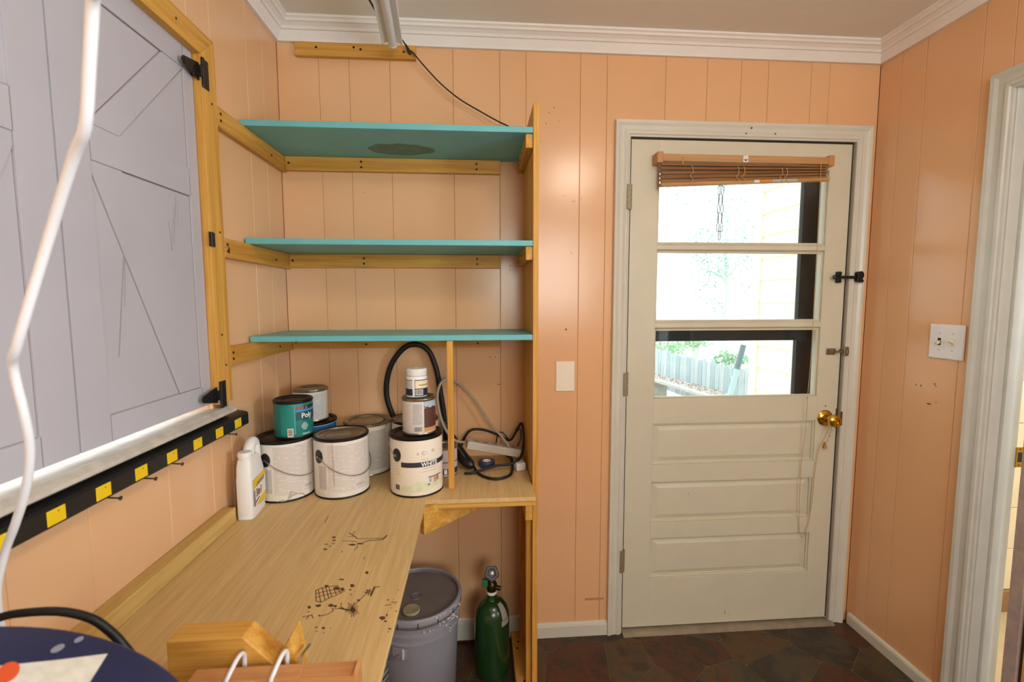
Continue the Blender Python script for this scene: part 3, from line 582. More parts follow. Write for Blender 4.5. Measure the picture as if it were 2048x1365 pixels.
BLOBS= [[(0.346, -0.621), (0.345, -0.625), (0.34, -0.625), (0.335, -0.623), (0.332, -0.618), (0.335, -0.616), (0.338, -0.613), (0.343, -0.616)], [(0.351, -0.637), (0.349, -0.639), (0.346, -0.641), (0.342, -0.639), (0.339, -0.636), (0.34, -0.633), (0.345, -0.632), (0.35, -0.634)], [(0.337, -0.654), (0.336, -0.657), (0.331, -0.656), (0.325, -0.655), (0.322, -0.652), (0.327, -0.651), (0.33, -0.651), (0.334, -0.652)], [(0.354, -0.653), (0.351, -0.654), (0.347, -0.655), (0.343, -0.653), (0.341, -0.652), (0.343, -0.65), (0.347, -0.65), (0.351, -0.651)], [(0.348, -0.665), (0.348, -0.667), (0.344, -0.667), (0.341, -0.666), (0.339, -0.664), (0.34, -0.663), (0.344, -0.663), (0.346, -0.664)], [(0.343, -0.679), (0.342, -0.682), (0.336, -0.683), (0.331, -0.68), (0.328, -0.677), (0.331, -0.675), (0.334, -0.673), (0.339, -0.676)], [(0.383, -0.693), (0.383, -0.696), (0.383, -0.7), (0.381, -0.698), (0.38, -0.692), (0.379, -0.687), (0.38, -0.687), (0.381, -0.689)], [(0.409, -0.663), (0.408, -0.667), (0.397, -0.667), (0.389, -0.663), (0.381, -0.659), (0.389, -0.658), (0.397, -0.655), (0.406, -0.659)], [(0.429, -0.659), (0.425, -0.663), (0.416, -0.662), (0.406, -0.661), (0.406, -0.656), (0.41, -0.654), (0.415, -0.652), (0.421, -0.656)], [(0.393, -0.835), (0.393, -0.839), (0.389, -0.84), (0.385, -0.837), (0.383, -0.833), (0.381, -0.828), (0.387, -0.829), (0.393, -0.83)], [(0.423, -0.845), (0.42, -0.85), (0.415, -0.851), (0.408, -0.848), (0.404, -0.842), (0.406, -0.837), (0.412, -0.835), (0.418, -0.839)], [(0.433, -0.849), (0.431, -0.853), (0.427, -0.854), (0.422, -0.852), (0.421, -0.847), (0.421, -0.843), (0.424, -0.839), (0.429, -0.844)], [(0.452, -0.838), (0.449, -0.841), (0.445, -0.844), (0.44, -0.842), (0.439, -0.836), (0.437, -0.83), (0.443, -0.828), (0.447, -0.833)], [(0.448, -0.851), (0.446, -0.853), (0.444, -0.854), (0.441, -0.852), (0.439, -0.85), (0.439, -0.848), (0.443, -0.848), (0.445, -0.849)], [(0.421, -0.812), (0.42, -0.816), (0.414, -0.815), (0.409, -0.813), (0.406, -0.81), (0.409, -0.808), (0.413, -0.808), (0.417, -0.809)], [(0.469, -0.79), (0.469, -0.795), (0.465, -0.796), (0.461, -0.793), (0.458, -0.787), (0.461, -0.784), (0.463, -0.781), (0.467, -0.784)], [(0.381, -0.904), (0.38, -0.907), (0.378, -0.91), (0.374, -0.906), (0.371, -0.902), (0.371, -0.898), (0.374, -0.897), (0.378, -0.9)], [(0.4, -0.9), (0.398, -0.903), (0.394, -0.906), (0.388, -0.902), (0.383, -0.898), (0.388, -0.895), (0.392, -0.894), (0.398, -0.895)], [(0.426, -0.902), (0.423, -0.906), (0.418, -0.906), (0.414, -0.904), (0.41, -0.9), (0.412, -0.897), (0.416, -0.893), (0.422, -0.897)], [(0.432, -0.904), (0.432, -0.906), (0.429, -0.909), (0.425, -0.906), (0.422, -0.902), (0.424, -0.899), (0.427, -0.899), (0.431, -0.901)], [(0.409, -0.931), (0.407, -0.933), (0.406, -0.933), (0.403, -0.932), (0.402, -0.93), (0.402, -0.928), (0.404, -0.927), (0.406, -0.929)], [(0.474, -0.889), (0.475, -0.892), (0.472, -0.892), (0.467, -0.891), (0.467, -0.887), (0.467, -0.884), (0.471, -0.884), (0.473, -0.887)], [(0.473, -0.917), (0.473, -0.925), (0.468, -0.926), (0.463, -0.921), (0.46, -0.914), (0.46, -0.908), (0.464, -0.907), (0.468, -0.911)], [(0.539, -0.949), (0.536, -0.952), (0.531, -0.955), (0.527, -0.95), (0.522, -0.946), (0.524, -0.942), (0.53, -0.94), (0.537, -0.943)], [(0.54, -0.94), (0.54, -0.944), (0.538, -0.943), (0.537, -0.943), (0.536, -0.939), (0.536, -0.936), (0.537, -0.933), (0.539, -0.936)], [(0.542, -0.958), (0.542, -0.96), (0.539, -0.96), (0.536, -0.958), (0.535, -0.957), (0.535, -0.954), (0.538, -0.954), (0.542, -0.955)], [(0.557, -0.929), (0.556, -0.93), (0.555, -0.931), (0.553, -0.93), (0.553, -0.928), (0.553, -0.927), (0.555, -0.926), (0.556, -0.927)], [(0.549, -0.859), (0.548, -0.86), (0.548, -0.861), (0.546, -0.86), (0.546, -0.858), (0.546, -0.857), (0.547, -0.857), (0.548, -0.857)], [(0.546, -0.871), (0.546, -0.872), (0.545, -0.872), (0.544, -0.871), (0.544, -0.87), (0.544, -0.869), (0.545, -0.869), (0.545, -0.87)], [(0.535, -0.892), (0.534, -0.894), (0.531, -0.893), (0.529, -0.893), (0.528, -0.891), (0.529, -0.89), (0.531, -0.889), (0.533, -0.89)], [(0.551, -0.906), (0.55, -0.906), (0.548, -0.906), (0.546, -0.906), (0.546, -0.905), (0.546, -0.904), (0.548, -0.904), (0.55, -0.905)], [(0.543, -0.891), (0.543, -0.892), (0.542, -0.893), (0.541, -0.892), (0.541, -0.891), (0.541, -0.89), (0.542, -0.89), (0.543, -0.89)], [(0.555, -0.979), (0.554, -0.981), (0.551, -0.981), (0.548, -0.98), (0.547, -0.978), (0.548, -0.976), (0.551, -0.976), (0.554, -0.977)], [(0.414, -0.965), (0.413, -0.966), (0.411, -0.966), (0.408, -0.965), (0.407, -0.964), (0.407, -0.962), (0.41, -0.962), (0.413, -0.963)], [(0.429, -0.968), (0.428, -0.971), (0.425, -0.97), (0.422, -0.969), (0.421, -0.967), (0.42, -0.963), (0.423, -0.963), (0.427, -0.964)], [(0.439, -0.968), (0.439, -0.97), (0.438, -0.97), (0.437, -0.969), (0.437, -0.967), (0.436, -0.966), (0.437, -0.966), (0.438, -0.967)], [(0.418, -0.976), (0.416, -0.976), (0.415, -0.977), (0.414, -0.976), (0.412, -0.975), (0.413, -0.974), (0.415, -0.974), (0.417, -0.974)], [(0.431, -0.98), (0.431, -0.981), (0.43, -0.981), (0.428, -0.981), (0.427, -0.98), (0.428, -0.979), (0.429, -0.978), (0.43, -0.979)], [(0.452, -0.869), (0.452, -0.87), (0.45, -0.871), (0.449, -0.869), (0.447, -0.868), (0.447, -0.866), (0.449, -0.866), (0.451, -0.867)], [(0.545, -0.918), (0.545, -0.919), (0.543, -0.919), (0.542, -0.918), (0.542, -0.918), (0.542, -0.917), (0.543, -0.916), (0.544, -0.917)], [(0.552, -0.987), (0.552, -0.988), (0.55, -0.988), (0.549, -0.987), (0.548, -0.987), (0.549, -0.986), (0.55, -0.985), (0.552, -0.986)]]
# ================================================================== shelf unit
unit = thing('shelf_unit', 'pine side panel and wall cleats carrying three turquoise shelves', 'shelving', (.45, -.157, 0))
MB().prism([(-.313, 0), (-.313, 2.036), (-.001, 2.036), (-.001, 0)], 'x', .9035, .9215).build('side_panel', pine('z'), unit, bevel=.0012)
SZ = (1.962, 1.607, 1.301)
for z in SZ:
    c = box('cleat', (.021, .813, -.0195, -.0005, z-.069, z-.0185), pine('x'), unit, .0015)
    screws(c, [(.034, -.0195, z-.043), (.295, -.0195, z-.034), (.295, -.0195, z-.054), (.722, -.0195, z-.034), (.722, -.0195, z-.054)])
    c = box('cleat', (.0005, .0205, -.4605, -.0005, z-.073, z-.0185), pine('y'), unit, .0015)
    screws(c, [(.0205, -.445, z-.036), (.0205, -.445, z-.054), (.0205, -.13, z-.05)], 'x')
    if z > 1.4:
        c = box('cleat', (.8800, .9030, -.306, -.004, z-.062, z-.0185), pine('y'), unit, .0015)
        screws(c, [(.880, -.06, z-.030), (.880, -.06, z-.048), (.880, -.16, z-.034)], '-x')
MB().lathe([(0, 0), (.008, 0), (0, .0006)], 12).xf(Matrix.Translation((.0205, -.438, 1.556)) @ Matrix.Rotation(PI/2, 4, 'Y') @ Matrix.Diagonal((1.3, .8, 1, 1))).build('wood_knot', M('knot_brown', (116, 70, 24), .6), unit)
box('base_block', (.850, .9030, -.60, -.016, .0005, .040), pine('y'), unit, .002)
MB().box(.884, .9030, -.29, -.25, .041, .66).box(.884, .9030, -.06, -.02, .041, .66).build('upright_cleat', pine('z'), unit, bevel=.0012)
screws(MB().box(.86, .861, -.1, -.099, .0395, .0402).build('screw_mark', DARKHOLE, unit), [(.875, -.075, .040), (.868, -.11, .040), (.88, -.27, .040), (.872, -.285, .040)], 'z')
for i, (z, lab) in enumerate(zip(SZ, ('uppermost turquoise painted shelf with a brown stain on its underside', 'middle turquoise painted shelf, empty', 'lowest turquoise shelf, right above the paint cans'))):
    o = thing('shelf_board', lab, 'shelf', (.455, -.157, z-.018), 'turquoise shelves')
    box('board', (.0225 if i == 9 else .0215*0+.006, .9025, -.3135, -.002, z-.018, z), TURQ, o, .0012)
    if i == 0:
        st = [(.458+.118*math.cos(2*PI*k/24)*random.uniform(.93, 1.05), -.118-.062*math.sin(2*PI*k/24)*random.uniform(.88, 1.1)) for k in range(24)]
        link_mesh('stain', [(x, y, z-.0183) for x, y in st]+[(x, y, z-.0181) for x, y in st], [tuple(range(24)), tuple(range(47, 23, -1))]+[(k, (k+1) % 24, 24+(k+1) % 24, 24+k) for k in range(24)], M('brown_stain', (92, 132, 118), .6, var=.3, vscale=26), o)
tag(box('support_stick', (.6215, .6415, -.330, -.310, .791, 1.2825), pine('z'), None, .0012), 'thin upright pine stick propping the lowest shelf on the bench', 'stick')

# ================================================================== workbench
ZB = .790
bench = thing('workbench', 'L-shaped plywood workbench with burned-in drawings on its top', 'workbench', (.28, -.9, .0))
MB().prism([(.0005, -.001), (.0005, -1.98), (.560, -1.98), (.556, -.411), (.902, -.411), (.902, -.001)], 'z', ZB-.013, ZB).build('bench_top', ply(), bench, bevel=.0008, segs=1)
box('under_board', (.562, .902, -.405, -.02, ZB-.031, ZB-.0135), pine('x'), bench, .001)
box('wall_strip', (.0005, .036, -1.97, -.506, ZB+.0003, ZB+.042), wood('pale_pine', (216, 182, 112), (192, 152, 84), 'y'), bench, .002)
MB().prism([(.540, -.430), (.553, -.443), (.786, -.210), (.773, -.197)], 'z', .695, ZB-.0135).build('corner_brace', pine('y'), bench, bevel=.001)
box('support_block', (.879, .9030, -.312, -.02, .664, ZB-.0315), pine('y'), bench, .0015)
box('leg', (.50, .54, -1.96, -1.92, .0, ZB-.0135), pine('z'), bench, .002)
def burn_line(wd_, l, m):
    for (a, b) in zip(l, l[1:]):
        A, B_ = Vector((a[0], a[1], 0)), Vector((b[0], b[1], 0)); d = (B_-A)
        if d.length < 1e-5: continue
        d.normalize(); n = Vector((-d.y, d.x, 0))*max(wd_*1.15, .0008)
        A -= d*wd_*.5; B_ += d*wd_*.5; z0, z1 = ZB-.0002, ZB+.0003
        q = [A-n, B_-n, B_+n, A+n]
        m.add([(p.x, p.y, z0) for p in q]+[(p.x, p.y, z1) for p in q], [(4, 5, 6, 7), (0, 1, 5, 4), (1, 2, 6, 5), (2, 3, 7, 6), (3, 0, 4, 7)])
GR = {'burned_tree': range(0, 8), 'burned_trellis': range(8, 19), 'burned_plants': range(19, len(LINES))}
for nm, ix in GR.items():
    m = MB()
    for i in ix: burn_line(LINES[i][0], LINES[i][1], m)
    o_ = m.build(nm, BURN, bench); o_['kind'] = 'stuff'
    o_['label'] = {'burned_tree': 'burned-in bare tree lying on its side', 'burned_trellis': 'burned-in lattice', 'burned_plants': 'burned-in mushrooms, grass and twigs'}[nm]
m = MB()
for b in BLOBS:
    n = len(b); cx = sum(p[0] for p in b)/n; cy = sum(p[1] for p in b)/n
    b = [(cx+(x-cx)*.8, cy+(y-cy)*.8) for x, y in b]
    m.add([(x, y, ZB-.0002) for x, y in b]+[(x, y, ZB+.0002) for x, y in b], [tuple(range(n, 2*n))]+[(i, (i+1) % n, n+(i+1) % n, n+i) for i in range(n)])
o_ = m.build('burned_spots', BURN, bench); o_['kind'] = 'stuff'

# cleat under the crown moulding
uc = tag(box('wall_cleat', (.072, .503, -.021, -.0005, 2.2985, 2.3445), pine('x'), None, .0015), 'short pine board nailed flat under the crown moulding', 'board')
screws(uc, [(.148, -.021, 2.327), (.281, -.021, 2.331), (.305, -.021, 2.325), (.46, -.021, 2.322)])

# ================================================================== long black tool holder under the sill
rack = thing('tool_holder', 'long black wall bar with yellow square tabs under the window sill', 'tool holder', (.02, -.87, 1.052))
MB().prism([(.001, 1.052), (.001, 1.0935), (.020, 1.0935), (.032, 1.0915), (.0425, 1.088), (.0450, 1.083), (.0450, 1.054), (.043, 1.052)], 'y', -1.34, -.428).build('bar', BLKPL, rack, bevel=.0008)
for k in range(9):
    y = -.489-.0943*k
    t = MB().box(.0448, .0468, y-.0165, y+.0165, 1.0565, 1.0815).build('tab', YELL, rack, bevel=.003, segs=2)
    MB().tube([(.0466, y+.003, 1.076), (.0474, y+.003, 1.076)], .0018, 8).build('tab_hole', M('amber_mark', (196, 150, 10), .5), t)
for k, (y, lab) in enumerate(((-.504, 'bent nail in the wall under the right end of the tool holder'), (-.741, 'nail in the wall under the fourth yellow tab'), (-.829, 'nail in the wall midway under the black tool holder'), (-.925, 'nail in the wall above the left part of the bench'))):
    m = MB().tube([(-.004, y-.004, 1.046), (.046, y, 1.041)], .0016, 8); m.tube([(.046, y, 1.041), (.0478, y, 1.0408)], .0042, 10)
    tag(m.build('nail', NAIL, None, smooth=True), lab, 'nail', 'nails under the tool holder')

# ================================================================== paint cans
def make_can(name, label, loc, r, h, rot=0, lid=DSTEEL, rim=DSTEEL, body=PAPER, cat='paint can', group='paint cans on the bench', low=.006, bail=None, ears=False, seg=40):
    o = lthing(name, label, cat, loc, group, rot)
    MB().lathe([(0, 0), (r-.003, 0), (r-.001, .002), (r, low), (r, h-.010), (r-.001, h-.008), (0, h-.009)], seg).build('body', body, o, smooth=True)
    MB().lathe([(r-.012, h-.009), (r+.0008, h-.010), (r+.0022, h-.006), (r+.0018, h-.002), (r-.001, h), (r-.005, h-.002), (r-.008, h-.007), (r-.012, h-.009)], seg).build('rim', rim, o, smooth=True)
    MB().lathe([(0, h-.0065), (r*.62, h-.0065), (r*.66, h-.0045), (r*.72, h-.0045), (r*.76, h-.0065), (r-.013, h-.0065), (r-.0105, h-.0025), (r-.007, h-.002), (r-.006, h-.006), (r-.02, h-.0085), (0, h-.0085)], seg).build('lid', lid, o, smooth=True)
    MB().lathe([(r-.004, 0), (r+.0012, .0005), (r+.0016, .003), (r+.0004, .006), (r-.004, .006)], seg).build('base_ring', rim, o, smooth=True)
    if ears:
        t = ears; c = Vector((r*math.sin(t), -r*math.cos(t), h*.70)); ax = Matrix.Rotation(t, 4, 'Z') @ Matrix.Rotation(PI/2, 4, 'X')
        e = MB().shell(r+.0004, t-.017/r, t+.017/r, h*.70-.021, h*.70+.021, .0012, 6)
        e = MB()
        ring = [(t+.0165/r*math.cos(a), h*.70+.0215*math.sin(a)) for a in [2*PI*k/18 for k in range(18)]]
        vs_ = [((r+.0002)*math.sin(u), -(r+.0002)*math.cos(u), z) for u, z in ring]+[((r+.0022)*math.sin(u), -(r+.0022)*math.cos(u), z) for u, z in ring]
        e.add(vs_, [tuple(range(18, 36))]+[(i, (i+1) % 18, 18+(i+1) % 18, 18+i) for i in range(18)]); er = e.build('ear', BLKPL, o)
        MB().tube([(r*math.sin(t)*1.0, -r*math.cos(t), h*.70), ((r+.007)*math.sin(t), -(r+.007)*math.cos(t), h*.70)], .004, 10).build('ear_pin', STEEL, er, smooth=True)
    if bail:
        MB().tube(bail, .0014, 8, 6).build('bail', STEEL, o, smooth=True)
    return o
def sub(o, m, name, mat): return m.build(name, mat, o)
def bars(o, r, t0, t1, z0, z1, vertical=True, n=14, seed=0):
    q = random.Random(seed)
    bg = MB().shell(r, t0, t1, z0, z1, .0003).build('barcode', M('barcode_white', (228, 222, 214), .6), o)
    m = MB(); t = t0+.06*(t1-t0)
    while t < t1-.08*(t1-t0):
        w = (t1-t0)*q.choice((.02, .03, .05)); m.shell(r+.0003, t, min(t+w, t1), z0+(z1-z0)*.14, z1-(z1-z0)*.06, .0002, 1); t += w+(t1-t0)*q.choice((.025, .04))
    m.build('barcode_bars', INK, bg)
PR = printed('small_print', (228, 216, 206), (150, 138, 134), 300, .42); PR2 = printed('grey_print', (206, 198, 192), (140, 134, 132), 360, .4)
RC, HC = .0845, .193
def bailpath(t, r, h, sag, front=True):
    """wire from the ear at angle t, hanging round the front of the can to the far ear"""
    out = []
    for k in range(9):
        a = t+PI*k/8; z = h*.70-sag*math.sin(PI*k/8)
        rr = r+.004+.004*math.sin(PI*k/8); out.append((rr*math.sin(a), -rr*math.cos(a), z))
    return out
# A: left, under the teal can
a = make_can('paint_can', 'white-labelled gallon can under the teal can, beside the jug', (.098, -.311, ZB+.0005), RC, HC, .42, M('black_lid', (46, 42, 38), .38, metal=.5), M('black_rim', (30, 27, 25), .35, metal=.4), ears=-.76, bail=bailpath(-.76, RC, HC, .062))
sub(a, MB().shell(RC+.0002, -.46, 1.25, .022, HC-.018), 'print_panel', PR); sub(a, MB().shell(RC+.0002, -.82, -.54, .03, .105), 'print_panel', PR2)
m = MB().prism([(-.45, .002), (-.1, .006), (.02, .03), (.3, .018), (.55, .012), (.35, .002)], 'y', 0, .0006)
torn = [(-.42, .004), (-.2, .010), (-.05, .006), (.08, .036), (.3, .022), (.5, .018), (.62, .008), (.45, .002), (.1, .002), (-.2, .002)]
m = MB(); rr = RC+.0012; n = len(torn); m.add([(rr*math.sin(t), -rr*math.cos(t), z) for t, z in torn]+[((rr-.0008)*math.sin(t), -(rr-.0008)*math.cos(t), z) for t, z in torn], [tuple(range(n))]+[(i, (i+1) % n, n+(i+1) % n, n+i) for i in range(n)])
sub(a, m, 'torn_paper', M('kraft_tear', (188, 170, 146), .7)); sub(a, wrap_text('valspar', .012, RC+.0006, .62, .034), 'lettering', M('grey_ink', (126, 120, 118), .6))
# B: front middle
b = make_can('paint_can', 'white-labelled gallon can with a wire handle, between teal-topped and WHITE cans', (.2715, -.298, ZB+.0005), RC+.001, HC, .22, DSTEEL, M('black_rim', (30, 27, 25), .35), ears=-.84, bail=bailpath(-.84, RC, HC, .066))
sub(b, MB().shell(RC+.0012, -.44, 1.2, .022, HC-.020), 'print_panel', PR); sub(b, MB().shell(RC+.0012, -.86, -.52, .03, .105), 'print_panel', PR2)
sub(b, wrap_text('valspar', .012, RC+.0016, .55, .034), 'lettering', MATS['grey_ink'])
m = MB().tube([((RC+.0015)*math.sin(-.25), -(RC+.0015)*math.cos(-.25), HC-.012), ((RC+.0025)*math.sin(-.22), -(RC+.0025)*math.cos(-.22), .11), ((RC+.0025)*math.sin(-.21), -(RC+.0025)*math.cos(-.21), .042)], .0013, 6)
sub(b, m, 'paint_drip', M('beige_paint', (196, 182, 156), .4))
sub(b, MB().box(-.045, .03, -.02, .012, HC-.0066, HC-.0060), 'lid_sticker', M('lid_tape', (150, 140, 120), .6))
# C: behind, middle
c = make_can('paint_can', 'older gallon can with greyed print in the back row, its steel lid showing', (.313, -.113, ZB+.0005), RC-.001, HC-.006, .2, DSTEEL, DSTEEL)
sub(c, MB().shell(RC-.0006, -1.0, .9, .02, HC-.03), 'print_panel', printed('faded_print', (212, 206, 198), (150, 148, 150), 240, .5))
# D: back left, under the quart
d = make_can('paint_can', 'gallon can with black lid and blue band in the corner, under a quart can', (.113, -.107, ZB+.0005), RC, HC, 0, MATS['black_lid'], MATS['black_rim'])
sub(d, MB().shell(RC+.0002, -1.6, 1.6, HC-.045, HC-.012), 'blue_band', M('blue_label', (38, 120, 190), .4))
# F: behind the WHITE can
f = make_can('paint_can', 'gallon can hidden behind the WHITE can, only its lid edge showing', (.487, -.118, ZB+.0005), RC-.001, HC, 0, DSTEEL, MATS['black_rim'])
# white labelled can
w = make_can('paint_can', 'gallon can printed WHITE on a dark band with green landscape, bearing two smaller containers', (.516, -.304, ZB+.0005), RC+.001, HC, .10, MATS['black_lid'], MATS['black_rim'], M('cream_label', (240, 226, 206), .5, var=.02, vscale=20), ears=-.76,
             bail=[((RC+.006)*math.sin(-.78), -(RC+.006)*math.cos(-.78), HC*.67), ((RC+.009)*math.sin(-.98), -(RC+.009)*math.cos(-.98), HC*.78), ((RC+.011)*math.sin(-1.4), -(RC+.008)*math.cos(-1.4), HC*1.02), ((RC+.010)*math.sin(-1.6), -(RC+.008)*math.cos(-1.6), HC*1.13), ((RC+.004)*math.sin(-2.0), -(RC+.004)*math.cos(-2.0), HC*1.12), ((RC+.006)*math.sin(-2.5), -(RC+.006)*math.cos(-2.5), HC*1.06), ((RC+.006)*math.sin(-3.3), -(RC+.006)*math.cos(-3.3), HC*.9), ((RC+.006)*math.sin(-4.1), -(RC+.006)*math.cos(-4.1), HC*.70)])
R1 = RC+.0013
band = sub(w, MB().shell(R1, -.56, 1.55, .098, .114), 'dark_band', M('charcoal_ink', (52, 52, 62), .5))
sub(band, wrap_text('WHITE', .0185, R1+.0007, .20, .0995, .0006), 'lettering', M('white_ink', (240, 236, 228), .6))
sub(w, wrap_text('THE P', .009, R1, .20, .118), 'lettering', M('faint_ink', (206, 192, 176), .6))
for tx, t0, z, s in (("V", .04, .137, .012), ("C", .22, .137, .016), ("l", .40, .140, .010), ("o", .62, .142, .018)):
    sub(w, wrap_text(tx, s, R1, t0, z), 'lettering', M('worn_ink', (120, 112, 112), .6))
sub(w, MB().shell(R1, .26, .80, .0905, .0925), 'print_line', MATS['faint_ink']); sub(w, MB().shell(R1, .14, .82, .0815, .0828), 'print_line', M('tan_ink', (214, 178, 150), .6))
hill = [(-.55, .022), (-.55, .034), (-.35, .038), (-.15, .040), (0, .048), (.15, .052), (.3, .046), (.6, .044), (1.0, .05), (1.2, .04), (1.2, .028), (.5, .024), (0, .018), (-.3, .016)]
n = len(hill); m = MB(); m.add([(R1*math.sin(t), -R1*math.cos(t), z) for t, z in hill], [tuple(range(n))]); m.v = m.v
def cyl_poly(poly, r):
    m = MB(); us = [p[0] for p in poly]; lo, hi = min(us), max(us); k = max(1, int((hi-lo)/.1))
    def ex(u):
        ys = []
        for (a, b) in zip(poly, poly[1:]+poly[:1]):
            if (a[0]-u)*(b[0]-u) <= 0 and a[0] != b[0]: ys.append(a[1]+(b[1]-a[1])*(u-a[0])/(b[0]-a[0]))
        return (min(ys), max(ys)) if ys else (0, 0)
    pr = None
    for i in range(k+1):
        u = lo+(hi-lo)*(i+.001*(i == 0)-.001*(i == k))/k; y0, y1 = ex(u)
        cur = [(r*math.sin(u), -r*math.cos(u), y0), (r*math.sin(u), -r*math.cos(u), y1)]
        if pr: m.add(pr+cur, [(0, 2, 3, 1)])
        pr = cur
    return m
sub(w, cyl_poly(hill, R1), 'green_landscape', M('pale_green_ink', (218, 220, 184), .6, var=.12, vscale=60))
pic = sub(w, MB().shell(R1+.0002, .46, 1.1, .060, .0625), 'roof_print', INK)
for t0, t1, z0, z1, c_ in ((.50, .58, .045, .058, (176, 160, 176)), (.60, .68, .044, .060, (226, 214, 200)), (.70, .82, .042, .058, (196, 150, 96)), (.84, .95, .044, .059, (190, 120, 60)), (.44, .52, .036, .040, (60, 56, 60))):
    sub(w, MB().shell(R1+.0002, t0, t1, z0, z1), 'house_print', M('house_%d_%d' % (c_[0], c_[1]), c_, .6))
bars(w, R1, -.86, -.64, .020, .040, seed=3)
for k in range(7): sub(w, MB().shell(R1, -.88, -.88+random.uniform(.15, .32), .125-.009*k, .1265-.009*k), 'print_line', MATS['faint_ink'])
sub(w, wrap_text('one gallon', .0065, R1, -.5, .0085), 'lettering', MATS['tan_ink'])
# quart on D
e = make_can('quart_can', 'quart can with faded white label and steel lid, high in the corner', (.113, -.112, ZB+HC+.001), .0585, .116, .1, DSTEEL, DSTEEL, M('greyed_label', (216, 206, 192), .6, var=.05, vscale=30), group='smaller cans')
sub(e, MB().shell(.0587, -.1, 1.0, .014, .098), 'print_panel', MATS['faded_print']); sub(e, MB().shell(.0587, -.9, -.15, .02, .09), 'print_panel', PR)
# teal can
t_ = make_can('quart_can', 'teal quart can reading Poly with black lid', (.129, -.313, ZB+HC+.001), .0575, .119, .66, MATS['black_lid'], MATS['black_rim'], M('teal_label', (24, 122, 118), .42, var=.05, vscale=20), group='smaller cans')
rt = .0577
sub(t_, MB().shell(rt, -.98, -.20, .012, .100), 'teal_panel', M('teal_side', (30, 136, 128), .42)); sub(t_, MB().shell(rt, -.27, -.20, .012, .102), 'teal_stripe', M('light_teal', (70, 164, 152), .42))
sub(t_, MB().shell(rt, -.19, .52, .093, .098), 'red_stripe', M('red_ink', (196, 58, 44), .5)); sub(t_, MB().shell(rt, -.19, 1.3, .083, .0895), 'blue_stripe', M('sky_blue_ink', (70, 140, 206), .5))
sub(t_, MB().shell(rt, .26, 1.3, .0900, .1005), 'brand_block', INK); sub(t_, wrap_text('N', .010, rt+.0006, .34, .0915), 'lettering', M('lime_ink', (190, 206, 110), .5))
sub(t_, MB().shell(rt, -.18, 1.3, .056, .082), 'dark_panel', M('deep_teal', (24, 84, 90), .42)); sub(t_, wrap_text('Poly', .022, rt+.0006, .10, .0625, .0006), 'lettering', M('cream_ink', (240, 232, 214), .5))
oval = [(.28+.21*math.cos(k*PI/12), .036+.0125*math.sin(k*PI/12)) for k in range(24)]
sub(t_, cyl_poly(oval, rt+.0004), 'oval_emblem', M('pale_teal', (150, 178, 166), .5, var=.2, vscale=180)); sub(t_, MB().shell(rt, .14, .6, .009, .0145), 'print_line', MATS['pale_teal'])
q = MB().shell(rt+.0006, -.62, -.33, .006, .033, .0003).build('barcode', MATS['barcode_white'], t_)
for k in range(6): MB().shell(rt+.0009, -.58, -.37, .010+.0035*k, .0122+.0035*k, .0002).build('barcode_bars', M('brown_bar', (120, 84, 60), .6), q)
# brown can on the WHITE can
bc = make_can('quart_can', 'quart can with brown wood-stain panel, stacked between WHITE can and jar', (.527, -.306, ZB+HC+.001), .0535, .118, .15, DSTEEL, DSTEEL, M('pinkish_label', (226, 212, 202), .5), group='smaller cans')
rb = .0537
sub(bc, MB().shell(rb, .28, 1.5, .022, .086), 'brown_panel', M('stain_brown', (92, 54, 44), .45)); sub(bc, MB().shell(rb, .28, 1.5, .010, .021), 'orange_band', M('orange_band', (224, 150, 74), .5))
wave = [(.26, .094), (.26, .108), (1.4, .108), (1.4, .088), (1.1, .086), (.9, .090), (.72, .085), (.5, .090), (.4, .0885)]
sub(bc, cyl_poly(wave, rb+.0003), 'water_print', M('pale_blue_ink', (184, 196, 206), .5, var=.15, vscale=120)); 
wv2 = [(t, z-.003) for t, z in [(.27, .094), (.4, .0885), (.5, .090), (.72, .085), (.9, .090), (1.1, .086)]]
m = MB()
for (p0, p1) in zip(wv2, wv2[1:]):
    m.add([((rb+.0005)*math.sin(u), -(rb+.0005)*math.cos(u), z+dz) for (u, z) in (p0, p1) for dz in (0, .0035)], [(0, 2, 3, 1)])
sub(bc, m, 'wave_line', NAVYI)
sub(bc, MB().shell(rb, -.98, -.52, .02, .10), 'print_panel', PR); sub(bc, MB().shell(rb, -.40, .16, .034, .102), 'print_panel', PR2); bars(bc, rb, -.34, .16, .009, .028, seed=8)
# jar
j = lthing('plastic_jar', 'small white plastic jar with navy label topping the can stack', 'jar', (.521, -.306, ZB+HC+.1195), None, .1)
MB().lathe([(0, 0), (.0325, 0), (.0345, .002), (.0345, .062), (.033, .066), (.030, .068), (0, .068)], 36).build('body', WPL, j, smooth=True)
MB().lathe([(0, .0685), (.0325, .0685), (.0335, .070), (.0335, .074), (.0318, .0755), (.0335, .077), (.0338, .089), (.031, .0915), (.006, .0915), (.006, .0885), (0, .0885)], 36).build('cap', WPL, j, smooth=True)
rj = .0347
sub(j, MB().shell(rj, -1.5, -.36, .006, .028), 'navy_band', NAVYI); sub(j, MB().shell(rj, -1.5, -.36, .030, .054), 'print_panel', PR2); sub(j, MB().shell(rj, -1.5, -.36, .055, .057), 'label_line', NAVYI)
lb = sub(j, MB().shell(rj, -.14, 1.5, .004, .057), 'navy_band', NAVYI); sub(j, MB().shell(rj+.0006, -.10, 1.5, .029, .0545), 'cream_panel', M('cream_panel', (240, 224, 186), .5)); bars(j, rj+.0006, -.08, .62, .007, .026, seed=4)
sub(j, MB().shell(rj+.0011, .22, 1.3, .0385, .0415), 'print_line', M('ochre_ink', (150, 126, 90), .6))
